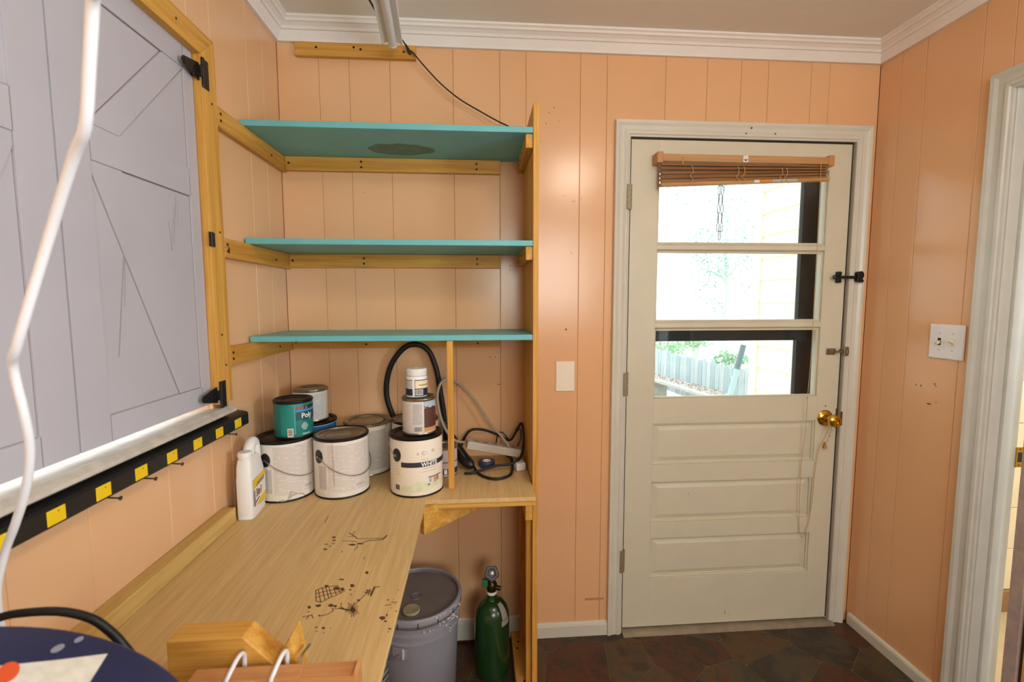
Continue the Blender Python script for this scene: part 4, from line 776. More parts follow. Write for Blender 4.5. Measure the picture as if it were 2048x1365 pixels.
# small navy-banded can behind the stick
nc = make_can('quart_can', 'small pinkish can with navy bottom band, between WHITE can and stick', (.600, -.183, ZB+.0005), .0445, .108, 0, DSTEEL, DSTEEL, M('mauve_label', (196, 176, 172), .55, var=.05, vscale=20), group='smaller cans')
sub(nc, MB().shell(.0447, -1.4, 1.4, .010, .030), 'navy_band', NAVYI); sub(nc, MB().shell(.0451, .0, .25, .012, .028), 'print_line', M('white_ink', (240, 236, 228), .6)); sub(nc, MB().shell(.0447, -1.4, 1.4, .052, .055), 'label_line', INK)

# ================================================================== white jug with yellow label
jug = lthing('plastic_jug', 'white plastic jug with yellow label and moulded handle by the wall', 'jug', (.0525, -.450, ZB+.0005), None, .09)
sec = [(0, .0215, .054), (.004, .0225, .056), (.010, .0217, .055), (.014, .0225, .056), (.118, .0225, .056), (.124, .0215, .055), (.150, .0215, .046), (.168, .019, .038), (.176, .016, .030)]
vs_ = []; fs = []; NS = 20
def sq(hx, hy, k):
    t = 2*PI*k/NS; c_, s_ = math.cos(t), math.sin(t); e = .35
    return (hx*math.copysign(abs(c_)**e, c_), hy*math.copysign(abs(s_)**e, s_))
for i, (z, hx, hy) in enumerate(sec):
    off = 0 if i < 6 else -(.056-hy)*.5
    for k in range(NS):
        x, y = sq(hx, hy, k); vs_.append((x, y+off, z))
for i in range(len(sec)-1):
    for k in range(NS): fs.append((i*NS+k, i*NS+(k+1) % NS, (i+1)*NS+(k+1) % NS, (i+1)*NS+k))
fs += [tuple(range(NS-1, -1, -1)), tuple((len(sec)-1)*NS+k for k in range(NS))]
link_mesh('body', vs_, fs, WPL, jug, smooth=True)
MB().lathe([(0, .170), (.0165, .170), (.0165, .177), (.0185, .178), (.019, .190), (.0175, .193), (0, .1935)], 24, (0, -.032, .0)).build('cap', WPL, jug, smooth=True)
MB().tube([(0, -.006, .168), (0, -.002, .190), (0, .012, .203), (0, .028, .205), (0, .037, .196), (0, .042, .170), (0, .044, .140)], [.0145, .015, .0155, .0155, .0155, .0155, .0145], 12, 4).build('handle', WPL, jug, smooth=True)
# label on the +x face
LB = .0229
def face_poly(poly, x): return MB().prism([(y, z) for y, z in poly], 'x', x, x+.0005)
lab = sub(jug, face_poly([(-.046, .034), (.048, .022), (.048, .112), (-.046, .112)], LB), 'label', M('jug_label', (232, 226, 214), .5))
sub(lab, face_poly([(-.046, .112), (.048, .112), (.048, .100), (.010, .094), (-.046, .082)], LB+.0006), 'yellow_band', M('label_yellow', (226, 190, 34), .5))
sub(lab, face_poly([(-.026, .030), (.048, .022), (.048, .050), (.010, .045)], LB+.0006), 'yellow_band', MATS['label_yellow'])
sub(lab, face_poly([(-.046, .034), (-.034, .032), (-.034, .080), (-.046, .080)], LB+.0006), 'grey_panel', M('grey_panel', (130, 124, 130), .5))
vs2, fs2 = text_geo('3in1', .032, .0008)
sub(lab, MB().add([(LB+.0012, -.028+x*.8, .056+y) for x, y, z in vs2], fs2), 'lettering', M('maroon_ink', (110, 44, 50), .5))
for k, (a0, a1, z) in enumerate(((-.026, .034, .086), (-.02, .038, .0925))): sub(lab, face_poly([(a0, z), (a1, z+.004), (a1, z+.007), (a0, z+.003)], LB+.0007), 'print_line', INK)
sub(lab, face_poly([(-.035, .040), (-.005, .047), (-.005, .050), (-.035, .043)], LB+.0012), 'print_line', INK)

# ================================================================== cables and power strip on the bench
hose = thing('rubber_hose', 'thick black rubber hose standing in a loop against the wall', 'hose', (.48, -.05, ZB))
MB().tube([(.56, -.0135, .803), (.49, -.0135, .806), (.44, -.0135, .85), (.402, -.0145, .93), (.371, -.018, 1.02), (.368, -.022, 1.09), (.388, -.028, 1.165), (.432, -.034, 1.226), (.481, -.036, 1.247), (.530, -.034, 1.224), (.560, -.028, 1.15), (.574, -.022, 1.06), (.585, -.018, .98), (.592, -.015, .90), (.602, -.0135, .83), (.65, -.0135, .803)], .0105, 14, 6).build('hose', RUBBER, hose, smooth=True)
tool = thing('power_adapter', 'black tapered power adapter with cord lying right of the pine stick', 'power adapter', (.66, -.12, ZB))
MB().tube([(.588, -.050, .945), (.604, -.062, .915), (.632, -.092, .872), (.660, -.128, .834), (.680, -.153, .818), (.692, -.168, .813), (.699, -.177, .809)], [.011, .014, .018, .022, .0215, .018, .008], 14, 4).build('body', BLKPL, tool, smooth=True)
MB().tube([(.640, -.120, .872), (.668, -.152, .842), (.684, -.170, .826)], .0022, 8, 3).build('seam', DSTEEL, tool, smooth=True)
MB().tube([(.702, -.163, .806), (.724, -.215, .7955), (.760, -.258, .7955), (.800, -.262, .7955), (.836, -.225, .7955), (.846, -.16, .80), (.846, -.10, .81), (.83, -.05, .806)], .0052, 10, 6).build('cord', RUBBER, tool, smooth=True)
ps = thing('power_strip', 'grey power strip with grey cord lying among black cables', 'power strip', (.78, -.12, ZB))
pm = Matrix.Translation((.782, -.125, .8605)) @ Matrix.Rotation(math.radians(7), 4, 'Z') @ Matrix.Rotation(math.radians(13), 4, 'Y')
GREYP = M('grey_plastic', (190, 178, 164), .5); GREYC = M('grey_cord', (168, 158, 140), .5)
MB().box(-.108, .100, -.022, .022, -.016, .014, pm).build('housing', GREYP, ps, bevel=.004, segs=2)
for k in range(5):
    o_ = MB().box(-.085+k*.036, -.061+k*.036, -.016, .016, .0138, .0148, pm).build('outlet', M('outlet_face', (176, 164, 150), .5), ps, bevel=.0004, segs=1)
    for dy in (-.006, .006): MB().box(-.078+k*.036, -.068+k*.036, dy-.0012, dy+.0012, .0146, .0152, pm).build('slot', DARKHOLE, o_)
MB().tube([(.838, -.118, .862), (.805, -.09, .90), (.770, -.07, .935), (.718, -.06, 1.018), (.666, -.05, 1.078), (.626, -.05, 1.108), (.594, -.06, 1.112), (.574, -.075, 1.088), (.568, -.085, 1.045), (.577, -.10, .99), (.600, -.112, .93), (.635, -.125, .893), (.672, -.135, .888)], .0048, 10, 6).build('cord', GREYC, ps, smooth=True)
tag(MB().box(-.018, .018, -.022, .022, 0, .030).xf(Matrix.Translation((.872, -.165, ZB+.0008)) @ Matrix.Rotation(.25, 4, 'Z')).build('plug_adapter', WPL, None, bevel=.005, segs=2), 'white plug adapter on the bench at the foot of the side panel', 'plug')
tag(MB().tube([(.64, -.035, .806), (.68, -.035, .896), (.735, -.03, .905), (.80, -.04, .885), (.845, -.055, .868), (.874, -.06, .915), (.888, -.07, .938), (.893, -.085, .92), (.893, -.11, .87), (.878, -.155, .834), (.84, -.175, .815), (.79, -.18, .812), (.74, -.19, .803), (.70, -.205, .7962), (.67, -.205, .7962)], .005, 10, 6).build('extension_cord', RUBBER, None, smooth=True), 'black cord looping round the power strip up to the side panel', 'cord')
tag(MB().tube([(.79, -.06, .86), (.797, -.06, .892), (.812, -.06, .902), (.828, -.062, .888), (.842, -.062, .872), (.862, -.06, .89), (.882, -.075, .918), (.884, -.085, .88), (.87, -.09, .85), (.86, -.08, .81)], .0026, 8, 6).build('thin_wire', RUBBER, None, smooth=True), 'thin black wire looped above the power strip', 'wire')
tp = lthing('tape_roll', 'small blue and white roll lying under the power strip', 'roll', (.752, -.118, ZB+.0005))
MB().lathe([(.016, 0), (.030, 0), (.031, .002), (.031, .018), (.030, .02), (.016, .02), (.016, 0)], 28).build('roll', M('deep_blue', (44, 56, 96), .4), tp, smooth=True); MB().lathe([(.012, .0), (.0158, .0), (.0158, .021), (.012, .021), (.012, 0)], 24).build('core', WPL, tp, smooth=True)

# ================================================================== things under the bench
PAIL = M('grey_pail_plastic', (142, 140, 148), .42, var=.06, vscale=10); PAILL = M('dark_grey_lid', (112, 106, 104), .45, var=.08, vscale=8)
pail = lthing('plastic_pail', 'grey five-gallon pail with lid standing under the bench', 'pail', (.500, -.248, .0005), None, -.35)
MB().lathe([(0, .002), (.128, 0), (.131, .004), (.144, .29), (.149, .292), (.149, .298), (.145, .300), (.1455, .318), (.150, .320), (.150, .327), (.146, .329), (.1465, .342), (.151, .344), (.151, .350), (.1475, .352), (.1475, .366), (0, .366)], 56).build('body', PAIL, pail, smooth=True)
MB().lathe([(.149, .352), (.154, .353), (.1565, .360), (.1565, .378), (.153, .384), (.147, .384), (.1435, .380), (.1425, .372), (.120, .371), (0, .371)], 56).build('lid', PAILL, pail, smooth=True)
MB().lathe([(.1440, .3795), (.147, .3855), (.153, .3858), (.1572, .379), (.1572, .366), (.155, .366)], 56).build('lid_rim', PAIL, pail, smooth=True)
MB().lathe([(0, .3712), (.031, .3712), (.034, .3725), (.036, .3712)], 30, (.022, -.082, 0)).build('spout_ring', PAILL, pail, smooth=True); MB().lathe([(0, .372), (.028, .3722), (.029, .378), (.026, .381), (.018, .379), (0, .3795)], 30, (.022, -.082, 0)).build('spout_cap', M('ivory_spout', (160, 146, 118), .45, var=.2, vscale=60), pail, smooth=True)
MB().lathe([(0, .3712), (.016, .3712), (.018, .374), (.019, .3712)], 24, (-.0, -.005, 0)).build('lid_boss', PAILL, pail, smooth=True)
for k in range(10):
    t = -1.6+k*.42; MB().box(-.0012, .0012, -.1580, -.1568, .360, .376, Matrix.Rotation(t, 4, 'Z')).build('lid_slit', DARKHOLE, pail)
er = MB().shell(.1455, -.08, .26, .256, .290, .007, 6).build('handle_ear', PAIL, pail, bevel=.001)
MB().shell(.1530, .16, .20, .256, .290, .0035, 2).build('ear_rib', M('scuffed_white', (206, 204, 206), .5), er)
MB().tube([(.1525*math.sin(.09), -.1525*math.cos(.09), .27), (-.02, -.166, .245), (-.08, -.155, .20), (-.14, -.10, .165), (-.165, 0, .155), (-.14, .09, .2)], .0022, 8, 5).build('bail', STEEL, pail, smooth=True)
rsn = random.Random(2); m = MB()
for k in range(70):
    t = rsn.gauss(1.25, .22); z = .345+rsn.gauss(0, .022); s_ = rsn.uniform(.001, .0032); rr = .1575 if z > .352 else .1525
    m.lathe([(0, -s_), (s_, 0), (0, s_)], 5, (rr*math.sin(t), -rr*math.cos(t), min(z, .382)))
spl = m.build('paint_spatter', M('white_spatter', (226, 222, 216), .6), pail); spl['kind'] = 'stuff'
cylo = lthing('oxygen_cylinder', 'small dark green gas cylinder with grey valve handwheel under the bench', 'gas cylinder', (.767, -.165, .0005))
GREEN = M('dark_green_enamel', (24, 60, 26), .24, coat=.4, var=.08, vscale=12)
MB().lathe([(0, .006), (.045, .004), (.058, .0), (.064, .010), (.066, .03), (.066, .215), (.0645, .236), (.058, .258), (.046, .276), (.032, .286), (.022, .291), (.0185, .298), (.0185, .318), (0, .318)], 44).build('tank', GREEN, cylo, smooth=True)
DBR = M('dark_bronze', (74, 62, 30), .35, metal=.85)
v_ = MB().lathe([(0, .318), (.0175, .318), (.0175, .330), (.020, .334), (.020, .350), (.016, .356), (.0125, .362), (.0125, .380), (0, .380)], 28).build('valve', DBR, cylo, smooth=True)
MB().lathe([(.0186, .312), (.0192, .314), (.0192, .321), (.0178, .323)], 28).build('seal_tape', WPL, v_, smooth=True)
MB().tube([(.014, -.006, .338), (.034, -.010, .335)], [.009, .0085], 14).build('outlet_port', DBR, v_, smooth=True)
MB().box(-.036, -.014, -.016, .006, .346, .372).build('green_cap', M('bright_green_plastic', (30, 120, 70), .4), v_, bevel=.003)
hw = Matrix.Translation((.0, -.014, .398)) @ Matrix.Rotation(math.radians(52), 4, 'X')
m = MB(); NP = 40
ring = lambda z, k0, f_=1: [((.026+.0020*math.cos(5*2*PI*k/NP))*f_*math.sin(2*PI*k/NP), -(.026+.0020*math.cos(5*2*PI*k/NP))*f_*math.cos(2*PI*k/NP), z) for k in range(NP)]
lv = [ring(-.009, 0, .86), ring(-.006, 0, 1), ring(.006, 0, 1), ring(.010, 0, .86), ring(.010, 0, .62), ring(.004, 0, .48)]
vs_ = [p for l in lv for p in l]; fs = [(i*NP+k, i*NP+(k+1) % NP, (i+1)*NP+(k+1) % NP, (i+1)*NP+k) for i in range(5) for k in range(NP)]+[tuple(range(NP-1, -1, -1)), tuple(5*NP+k for k in range(NP))]
m.add(vs_, fs).xf(hw).build('handwheel', M('grey_knob', (86, 84, 92), .3), v_, smooth=True)
MB().lathe([(0, .004), (.007, .004), (.006, .009), (0, .010)], 14).xf(hw).build('wheel_nut', STEEL, v_, smooth=True)
MB().shell(.0662, .55, 1.15, .214, .236, .0004).build('label', M('cylinder_label', (166, 160, 150), .5), cylo)
lbm = MB()
for i in range(5):
    pass
prof = [(.0645, .236), (.058, .258), (.046, .276), (.034, .2855)]
vs_ = [((r_+.0006)*math.sin(t), -(r_+.0006)*math.cos(t), z+.0006) for r_, z in prof for t in (.62, .85, 1.1)]
MB().add(vs_, [(i*3+k, i*3+k+1, i*3+k+4, i*3+k+3) for i in range(3) for k in range(2)]).build('label', MATS['cylinder_label'], cylo)
box2 = lthing('floor_can', 'grey-labelled round container behind the bench edge, left of the grey pail', 'container', (.30, -.335, .0005))
MB().lathe([(0, .0), (.118, 0), (.120, .003), (.120, .275), (.116, .280), (0, .280)], 44).build('body', M('grey_print_label', (150, 140, 132), .55, var=.08, vscale=30), box2, smooth=True)
MB().lathe([(.118, .276), (.1225, .277), (.1225, .290), (.117, .292), (.112, .286), (0, .284)], 44).build('lid', PAILL, box2, smooth=True)
for k in range(9): MB().shell(.1203, .4+.02*(k % 3), 1.5, .05+k*.022, .056+k*.022, .0003).build('print_line', INK, box2)

# ================================================================== door furniture hung on the door: blind
BMB = wood('bamboo_slat', (154, 110, 66), (112, 74, 40), 'x', .5); RAILM = wood('blind_rail_wood', (200, 154, 104), (178, 128, 80), 'x', .45)
blind = thing('bamboo_blind', 'brown slatted blind pulled up at the top of the door glass', 'blind', (1.77, -.03, 1.85))
box('headrail', (1.420, 2.118, -.052, -.0065, 1.945, 1.972), RAILM, blind, .001)
for x0, x1 in ((1.4105, 1.4335), (2.1015, 2.1245)): box('bracket', (x0, x1, -.056, -.0025, 1.938, 1.979), M('tan_bracket', (196, 142, 92), .45), blind, .002)
tilt = (1.880-1.853)/(2.105-1.428)
ns = 9
for k in range(ns):
    zl, zr = 1.933-k*.0081, 1.938-k*.0050
    yy = -.046+.009*(k % 2)+.002*math.sin(k*2.3)
    m = MB(); m.add([(1.4285, yy-.004, zl-.0042), (1.4285, yy-.004, zl+.0042), (1.4285, yy+.006, zl+.004), (1.4285, yy+.006, zl-.004), (2.100, yy-.004, zr-.0030), (2.100, yy-.004, zr+.0030), (2.100, yy+.006, zr+.003), (2.100, yy+.006, zr-.003)],
                    [(0, 1, 2, 3), (7, 6, 5, 4), (0, 4, 5, 1), (1, 5, 6, 2), (2, 6, 7, 3), (3, 7, 4, 0)]); m.build('slat', BMB, blind)
m = MB(); m.add([(1.4265, -.057, 1.849), (1.4265, -.057, 1.862), (1.4265, -.034, 1.864), (1.4265, -.034, 1.849), (2.108, -.057, 1.882), (2.108, -.057, 1.894), (2.108, -.034, 1.896), (2.108, -.034, 1.882)],
                [(0, 1, 2, 3), (7, 6, 5, 4), (0, 4, 5, 1), (1, 5, 6, 2), (2, 6, 7, 3), (3, 7, 4, 0)])
br = m.build('bottom_rail', RAILM, blind, bevel=.003)
lbx = lambda f: 1.4265+f*(2.108-1.4265)
def rail_label(f0, f1, nm, mat):
    za, zb = 1.849+f0*.033, 1.849+f1*.033
    MB().add([(lbx(f0), -.0574, za+.001), (lbx(f1), -.0574, zb+.001), (lbx(f1), -.0574, zb+.0115), (lbx(f0), -.0574, za+.0115), (lbx(f0), -.0569, za+.001), (lbx(f1), -.0569, zb+.001), (lbx(f1), -.0569, zb+.0115), (lbx(f0), -.0569, za+.0115)], [(0, 1, 2, 3), (0, 4, 5, 1), (1, 5, 6, 2), (2, 6, 7, 3), (3, 7, 4, 0)]).build(nm, mat, br)
rail_label(.545, .575, 'white_sticker', WPL); rail_label(.578, .652, 'orange_sticker', M('orange_ink', (226, 140, 40), .5)); rail_label(.654, .80, 'silver_sticker', printed('silver_print', (206, 200, 196), (120, 110, 110), 900, .6))
STRG = M('tan_string', (196, 160, 112), .7)
for x in (1.545, 1.728, 1.752, 1.905, 1.925):
    f_ = (x-1.4285)/(2.1-1.4285)
    MB().tube([(x, -.058, 1.93-.004*f_), (x+.006, -.0575, 1.905), (x-.006, -.0575, 1.89), (x+.006, -.0585, 1.877), (x, -.0595, 1.860+.02*f_)], .0014, 6, 3).build('lift_string', STRG, blind)
box('headrail_sticker', (1.752, 1.772, -.0526, -.0519, 1.946, 1.971), WPL, blind, 0); MB().prism([(1.755, 1.954), (1.769, 1.954), (1.762, 1.949)], 'y', -.0530, -.0525).box(1.754, 1.770, -.053, -.0525, 1.955, 1.957).build('sticker_mark', INK, blind)
MB().box(1.508, 1.514, -.0545, -.0515, 1.934, 1.960).build('string_hook', BRASS, blind, bevel=.001)
cordp = [(2.068, -.055, 1.945), (2.070, -.055, 1.80), (2.074, -.050, 1.50), (2.078, -.045, 1.20), (2.083, -.030, 1.0), (2.088, -.022, .86), (2.082, -.016, .72), (2.086, -.012, .55), (2.090, -.012, .46), (2.098, -.012, .405), (2.112, -.012, .402), (2.130, -.012, .45), (2.142, -.012, .55), (2.148, -.012, .68), (2.158, -.014, .78), (2.172, -.026, .84), (2.184, -.034, .886), (2.1875, -.034, .897)]
MB().tube(cordp, .0013, 6, 5).build('pull_cord', STRG, blind, smooth=True)
MB().tube([(2.1875, -.034, .902), (2.196, -.030, .88), (2.192, -.026, .845), (2.186, -.022, .815)], .0013, 6, 4).build('pull_cord', STRG, blind, smooth=True)
MB().lathe([(0, .028), (.003, .027), (.0045, .018), (.0075, .008), (.0078, .001), (.004, 0), (0, .002)], 14, (2.186, -.0135, .786)).build('tassel', wood('tassel_wood', (196, 142, 82), (150, 100, 50), 'z'), blind, smooth=True)

# ================================================================== wall plates
bp_ = thing('blank_plate', 'blank cream wall plate between the shelf panel and the door', 'wall plate', (1.071, 0, 1.048))
box('plate', (1.033, 1.110, -.0055, -.0003, 1.048, 1.170), M('cream_plate', (250, 238, 222), .4), bp_, .0022); screws(bp_, [(1.071, -.0055, 1.158), (1.071, -.0055, 1.060)], 'y', .0028, .0004)
for o_ in bp_.children:
    if o_.name.startswith('screw'): o_.data.materials[0] = MATS['cream_plate']
sw = thing('light_switch', 'white double toggle switch plate on the right wall', 'light switch', (W, -.348, 1.208))
box('plate', (W-.0062, W-.0003, -.408, -.288, 1.208, 1.328), SWPL, sw, .0028)
for y, up in ((-.325, -1), (-.371, 1)):
    t = MB().box(W-.0068, W-.0060, y-.0055, y+.0055, 1.2555, 1.2805).build('toggle_slot', IVORY if up > 0 else DARKHOLE, sw)
    mm = Matrix.Translation((W-.004, y, 1.268)) @ Matrix.Rotation(math.radians(24*up), 4, 'Y')
    MB().box(-.017, .002, -.0042, .0042, -.0048, .0048, mm).build('toggle', IVORY, t, bevel=.0012)
    for z in (1.239, 1.297): MB().tube([(W-.0055, y, z), (W-.0070, y, z)], .0026, 8).build('screw', M('screw_white', (190, 190, 194), .3, metal=.3), sw)

# small marks on the walls
MK = M('wall_mark', (110, 72, 46), .8)
def marks(parent, pts, plane):
    for a_, z, rx, rz in pts:
        mt = (Matrix.Translation((a_, .0001, z)) @ Matrix.Rotation(PI/2, 4, 'X')) if plane == 'back' else (Matrix.Translation((W-.0001, a_, z)) @ Matrix.Rotation(-PI/2, 4, 'Y') @ Matrix.Rotation(PI/2, 4, 'Z'))
        MB().lathe([(0, 0), (1, 0), (0, .0005)], 7).xf(mt @ Matrix.Diagonal((rx, rz, 1, 1))).build('scuff', MK, parent)
marks(back, [(1.074, 1.298, .005, .005), (1.092, 1.60, .002, .003), (.99, 2.09, .002, .004), (1.0, 2.13, .003, .002), (1.02, 2.15, .002, .005), (1.04, 2.10, .002, .002), (.97, 2.02, .002, .002), (1.06, 1.82, .006, .001), (1.10, 1.80, .010, .001), (1.13, 1.81, .006, .001), (.80, 1.08, .003, .003), (.808, 1.08, .003, .003), (.77, 1.19, .003, .003), (.79, 1.19, .003, .003), (.80, 1.21, .003, .003), (.30, 1.82, .002, .002), (.735, 1.838, .002, .002), (.73, 1.23, .0025, .003), (.85, 1.55, .003, .003), (.85, 1.53, .002, .002)], 'back')
marks(right, [(-.265, 1.10, .003, .004), (-.245, 1.10, .002, .004), (-.315, 1.115, .003, .004), (-.32, 1.108, .002, .003), (-.30, 1.04, .009, .003), (-.325, 1.05, .002, .002)], 'right')
MB().box(1.165, 1.245, -.0006, .0, .150, .160).build('smudge', M('grey_smudge', (196, 140, 100), .7, var=.15, vscale=40), back)

# ================================================================== linear light and its ropes
fx = thing('shop_light', 'white unlit linear tube light hanging under the ceiling', 'light fixture', (.49, -.7, 2.29))
fm = Matrix.Translation((.436, -.112, 2.296)) @ Matrix.Rotation(math.radians(4.5), 4, 'Z')
FXW = M('fixture_white', (244, 240, 234), .5); LENS = M('lens_white', (232, 232, 236), .25)
MB().prism([(-.036, .004), (-.034, .000), (-.016, .010), (.016, .010), (.034, .0), (.036, .004), (.018, .030), (-.018, .030)], 'y', -1.22, 0).xf(fm).build('housing', FXW, fx, bevel=.001)
m = MB(); pr = [(.0145*math.cos(PI+PI*k/10), .006+.0145*math.sin(PI+PI*k/10)) for k in range(11)]
m.prism(pr+[(.0145, .0095), (-.0145, .0095)], 'y', -1.215, -.004).xf(fm).build('tube_lens', LENS, fx, smooth=True)
m = MB(); pr = [(.0155*math.cos(PI+PI*k/10), .006+.0155*math.sin(PI+PI*k/10)) for k in range(11)]
m.prism(pr+[(.0155, .0095), (-.0155, .0095)], 'y', -.0035, .004).xf(fm).build('end_cap', WPL, fx, smooth=True)
ROPE = wood('braided_rope', (70, 66, 60), (20, 18, 18), 'x', .8, 12)
rp = tag(MB().tube([(.462, -.115, 2.325), (.474, -.04, 2.330), (.480, -.027, 2.322), (.492, -.030, 2.318), (.535, -.04, 2.266), (.592, -.04, 2.208), (.66, -.04, 2.155), (.738, -.04, 2.112), (.80, -.045, 2.078), (.85, -.055, 2.05), (.875, -.08, 2.005), (.868, -.13, 1.969), (.82, -.18, 1.966)], .0026, 8, 6).build('braided_rope', ROPE, None, smooth=True), 'thin black braided rope drooping from the light to the top shelf', 'rope')
MB().tube([(.470, -.05, 2.334), (.478, -.034, 2.324), (.484, -.024, 2.312)], [.003, .006, .004], 8, 3).build('knot', ROPE, rp, smooth=True)
tag(MB().tube([(.418, -.17, 2.328), (.395, -.24, 2.352), (.350, -.36, 2.40), (.345, -.37, 2.414)], .0032, 8, 4).build('braided_rope', ROPE, None, smooth=True), 'short black braided rope holding the light to the ceiling', 'rope')
# added ceiling lamp, out of view, standing in for bounced flash
cl = thing('added_ceiling_lamp', 'added round ceiling lamp, unseen behind the camera, lighting the room', 'lamp', (1.45, -1.80, 2.30))
MB().lathe([(0, 2.414), (.10, 2.414), (.10, 2.395), (0, 2.395)], 32, (1.45, -1.80, 0)).build('lamp_base', WHITE, cl, smooth=True)
MB().lathe([(.095, 2.394), (.14, 2.37), (.145, 2.345), (.11, 2.31), (0, 2.295)], 32, (1.45, -1.80, 0)).build('lamp_shade', emit('fill_lamp_glow', (255, 240, 222), FILL_LAMP_W), cl, smooth=True)

# ================================================================== near things at the lower left
tag(MB().tube([(.44, -1.43, 2.414), (.432, -1.42, 2.1), (.430, -1.418, 1.80), (.427, -1.415, 1.669), (.409, -1.394, 1.659-.0), (.389, -1.376, 1.616), (.368, -1.358, 1.571), (.341, -1.338, 1.551), (.309, -1.319, 1.512), (.272, -1.301, 1.455), (.225, -1.285, 1.365), (.201, -1.266, 1.338), (.193, -1.25, 1.279), (.18, -1.233, 1.232), (.155, -1.216, 1.176), (.121, -1.198, 1.122), (.086, -1.179, 1.073), (.060, -1.168, 1.006), (.058, -1.155, .923), (.075, -1.10, .850), (.090, -1.06, .796)], .0048, 12, 4).build('white_cord', M('white_cord', (246, 244, 246), .45), None, smooth=True), 'white electric cord hanging close to the camera before the shutters', 'cord')
drum = lthing('navy_drum', 'dark navy round drum with a paper label on its lid, lower left corner', 'drum', (.317, -1.448, 1.016), None, 0)
DM = Matrix(((.8608, 0, .5090, 0), (-.0881, .9849, .1490, 0), (-.5013, -.1731, .8478, 0), (0, 0, 0, 1)))
NAVY = M('navy_enamel', (34, 42, 80), .38, var=.08, vscale=8)
drum.rotation_euler = DM.to_euler()
MB().lathe([(0, -.148), (.176, -.148), (.180, -.144), (.180, -.012), (0, -.012)], 64).build('body', NAVY, drum, smooth=True)
MB().lathe([(.182, -.030), (.187, -.028), (.190, -.012), (.189, -.003), (.183, 0), (.10, .0005), (0, .001)], 64).build('lid', NAVY, drum, smooth=True)
def on_lid(poly, nm, mat, par, dz=.0):
    n = len(poly); z = .0014+dz
    return MB().add([(x, y, z) for x, y in poly]+[(x, y, z-.0005) for x, y in poly], [tuple(range(n))]+[(i, (i+1) % n, n+(i+1) % n, n+i) for i in range(n)]).build(nm, mat, par)
lab = on_lid([(-.120, .062), (-.089, .092), (-.060, .125), (-.030, .162), (-.016, .123), (.010, .05), (-.06, -.02)], 'paper_label', M('aged_paper', (222, 214, 198), .6, var=.16, vscale=60), drum)
on_lid([(-.078+.009*math.cos(t)-.004*math.sin(t), .089+.013*math.sin(t)) for t in [k*PI/8 for k in range(16)]], 'red_emblem', M('orange_red_ink', (220, 84, 40), .5), lab, .0006)
for p, q in (((-.071, .138), .004), ((-.066, .160), .003)):
    on_lid([(p[0]+q*math.cos(t), p[1]+q*2*math.sin(t)) for t in [k*PI/5 for k in range(10)]], 'paint_scuff', M('pale_scuff', (140, 138, 150), .6), drum)
tag(box('support_offcut', (.06, .20, -1.56, -1.34, ZB+.0006, ZB+.088), pine('x'), None, .002), 'pine offcut propping up the navy drum', 'wood block')
hl = thing('cable_loop', 'thick black cable arching behind the navy drum', 'cable', (.1, -1.15, ZB))
MB().tube([(.043, -1.36, .80), (.050, -1.30, .92), (.080, -1.235, 1.0), (.114, -1.22, 1.011), (.15, -1.22, 1.016), (.186, -1.22, 1.015), (.215, -1.22, 1.007), (.235, -1.22, .994), (.258, -1.22, .966), (.272, -1.215, .92), (.275, -1.21, .802)], .0052, 12, 6).build('cable', RUBBER, hl, smooth=True)
nb = thing('notched_block', 'light pine block with a V notch on the bench, beside the navy drum', 'wood block', (.35, -1.10, ZB))
MB().prism([(.250, ZB+.0006), (.250, .900), (.361, .900), (.405, .853), (.432, .898), (.441, .842), (.441, ZB+.0006)], 'y', -1.130, -1.090).build('block', pine('x'), nb, bevel=.002)
wb = thing('wood_strip', 'reddish wooden strip with wire loops at the bottom edge of the picture', 'wood strip', (.44, -1.155, ZB))
REDW = wood('reddish_wood', (206, 148, 94), (176, 114, 64), 'x', .5)
MB().prism([(.470*0+.457, ZB+.0006), (.457, .862), (.534, .862), (.538, .872), (.541, .862), (.541, ZB+.0006)], 'y', -1.172, -1.142).box(.30, .457, -1.172, -1.1425, ZB+.0006, .863).build('strip', REDW, wb, bevel=.001)
for x in (.361, .424):
    MB().tube([(x-.004, -1.1735, .83), (x-.004, -1.1745, .862), (x-.001, -1.172, .872), (x+.003, -1.150, .884), (x+.003, -1.134, .876), (x+.002, -1.133, .85)], .0032, 8, 4).build('wire_loop', M('white_tie', (226, 222, 224), .35), wb, smooth=True)
MB().tube([(.447, -1.1415, .862), (.449, -1.130, .868), (.4485, -1.10, .86)], .002, 8, 3).build('wire_loop', DSTEEL, wb, smooth=True)
# ================================================================== outside the door
GZ = -.45
gnd = struct(box('ground', (-40, 60, .16, 80, GZ-.1, GZ), M('pale_ground', (206, 200, 190), .9, var=.08, vscale=2), bevel=0), 'pale bare ground outside', 'ground')
struct(box('ground_side', (-40, -.12, -20, .16, GZ-.1, GZ), MATS['pale_ground'], bevel=0), 'pale ground outside the shuttered window', 'ground')
SID = M('cream_siding', (242, 236, 204), .6, bump=.1, bscale=80)
XS = 2.92
wing = struct(box('wall_wing', (XS+.02, 4.5, .155, 1.66, GZ, 3.4), M('siding_back', (216, 208, 180), .7), bevel=0), 'cream clapboard wing of the house outside', 'wall')
z = GZ; k = 0
while z < 3.3:
    MB().prism([(XS+.02, z), (XS-.012, z), (XS-.001, z+.172), (XS+.02, z+.172)], 'y', .16, 1.635).build('clapboard', SID, wing); z += .168; k += 1
box('corner_board', (XS-.022, XS+.10, 1.636, 1.72, GZ, 3.4), M('white_corner', (244, 242, 234), .5), wing, .002)
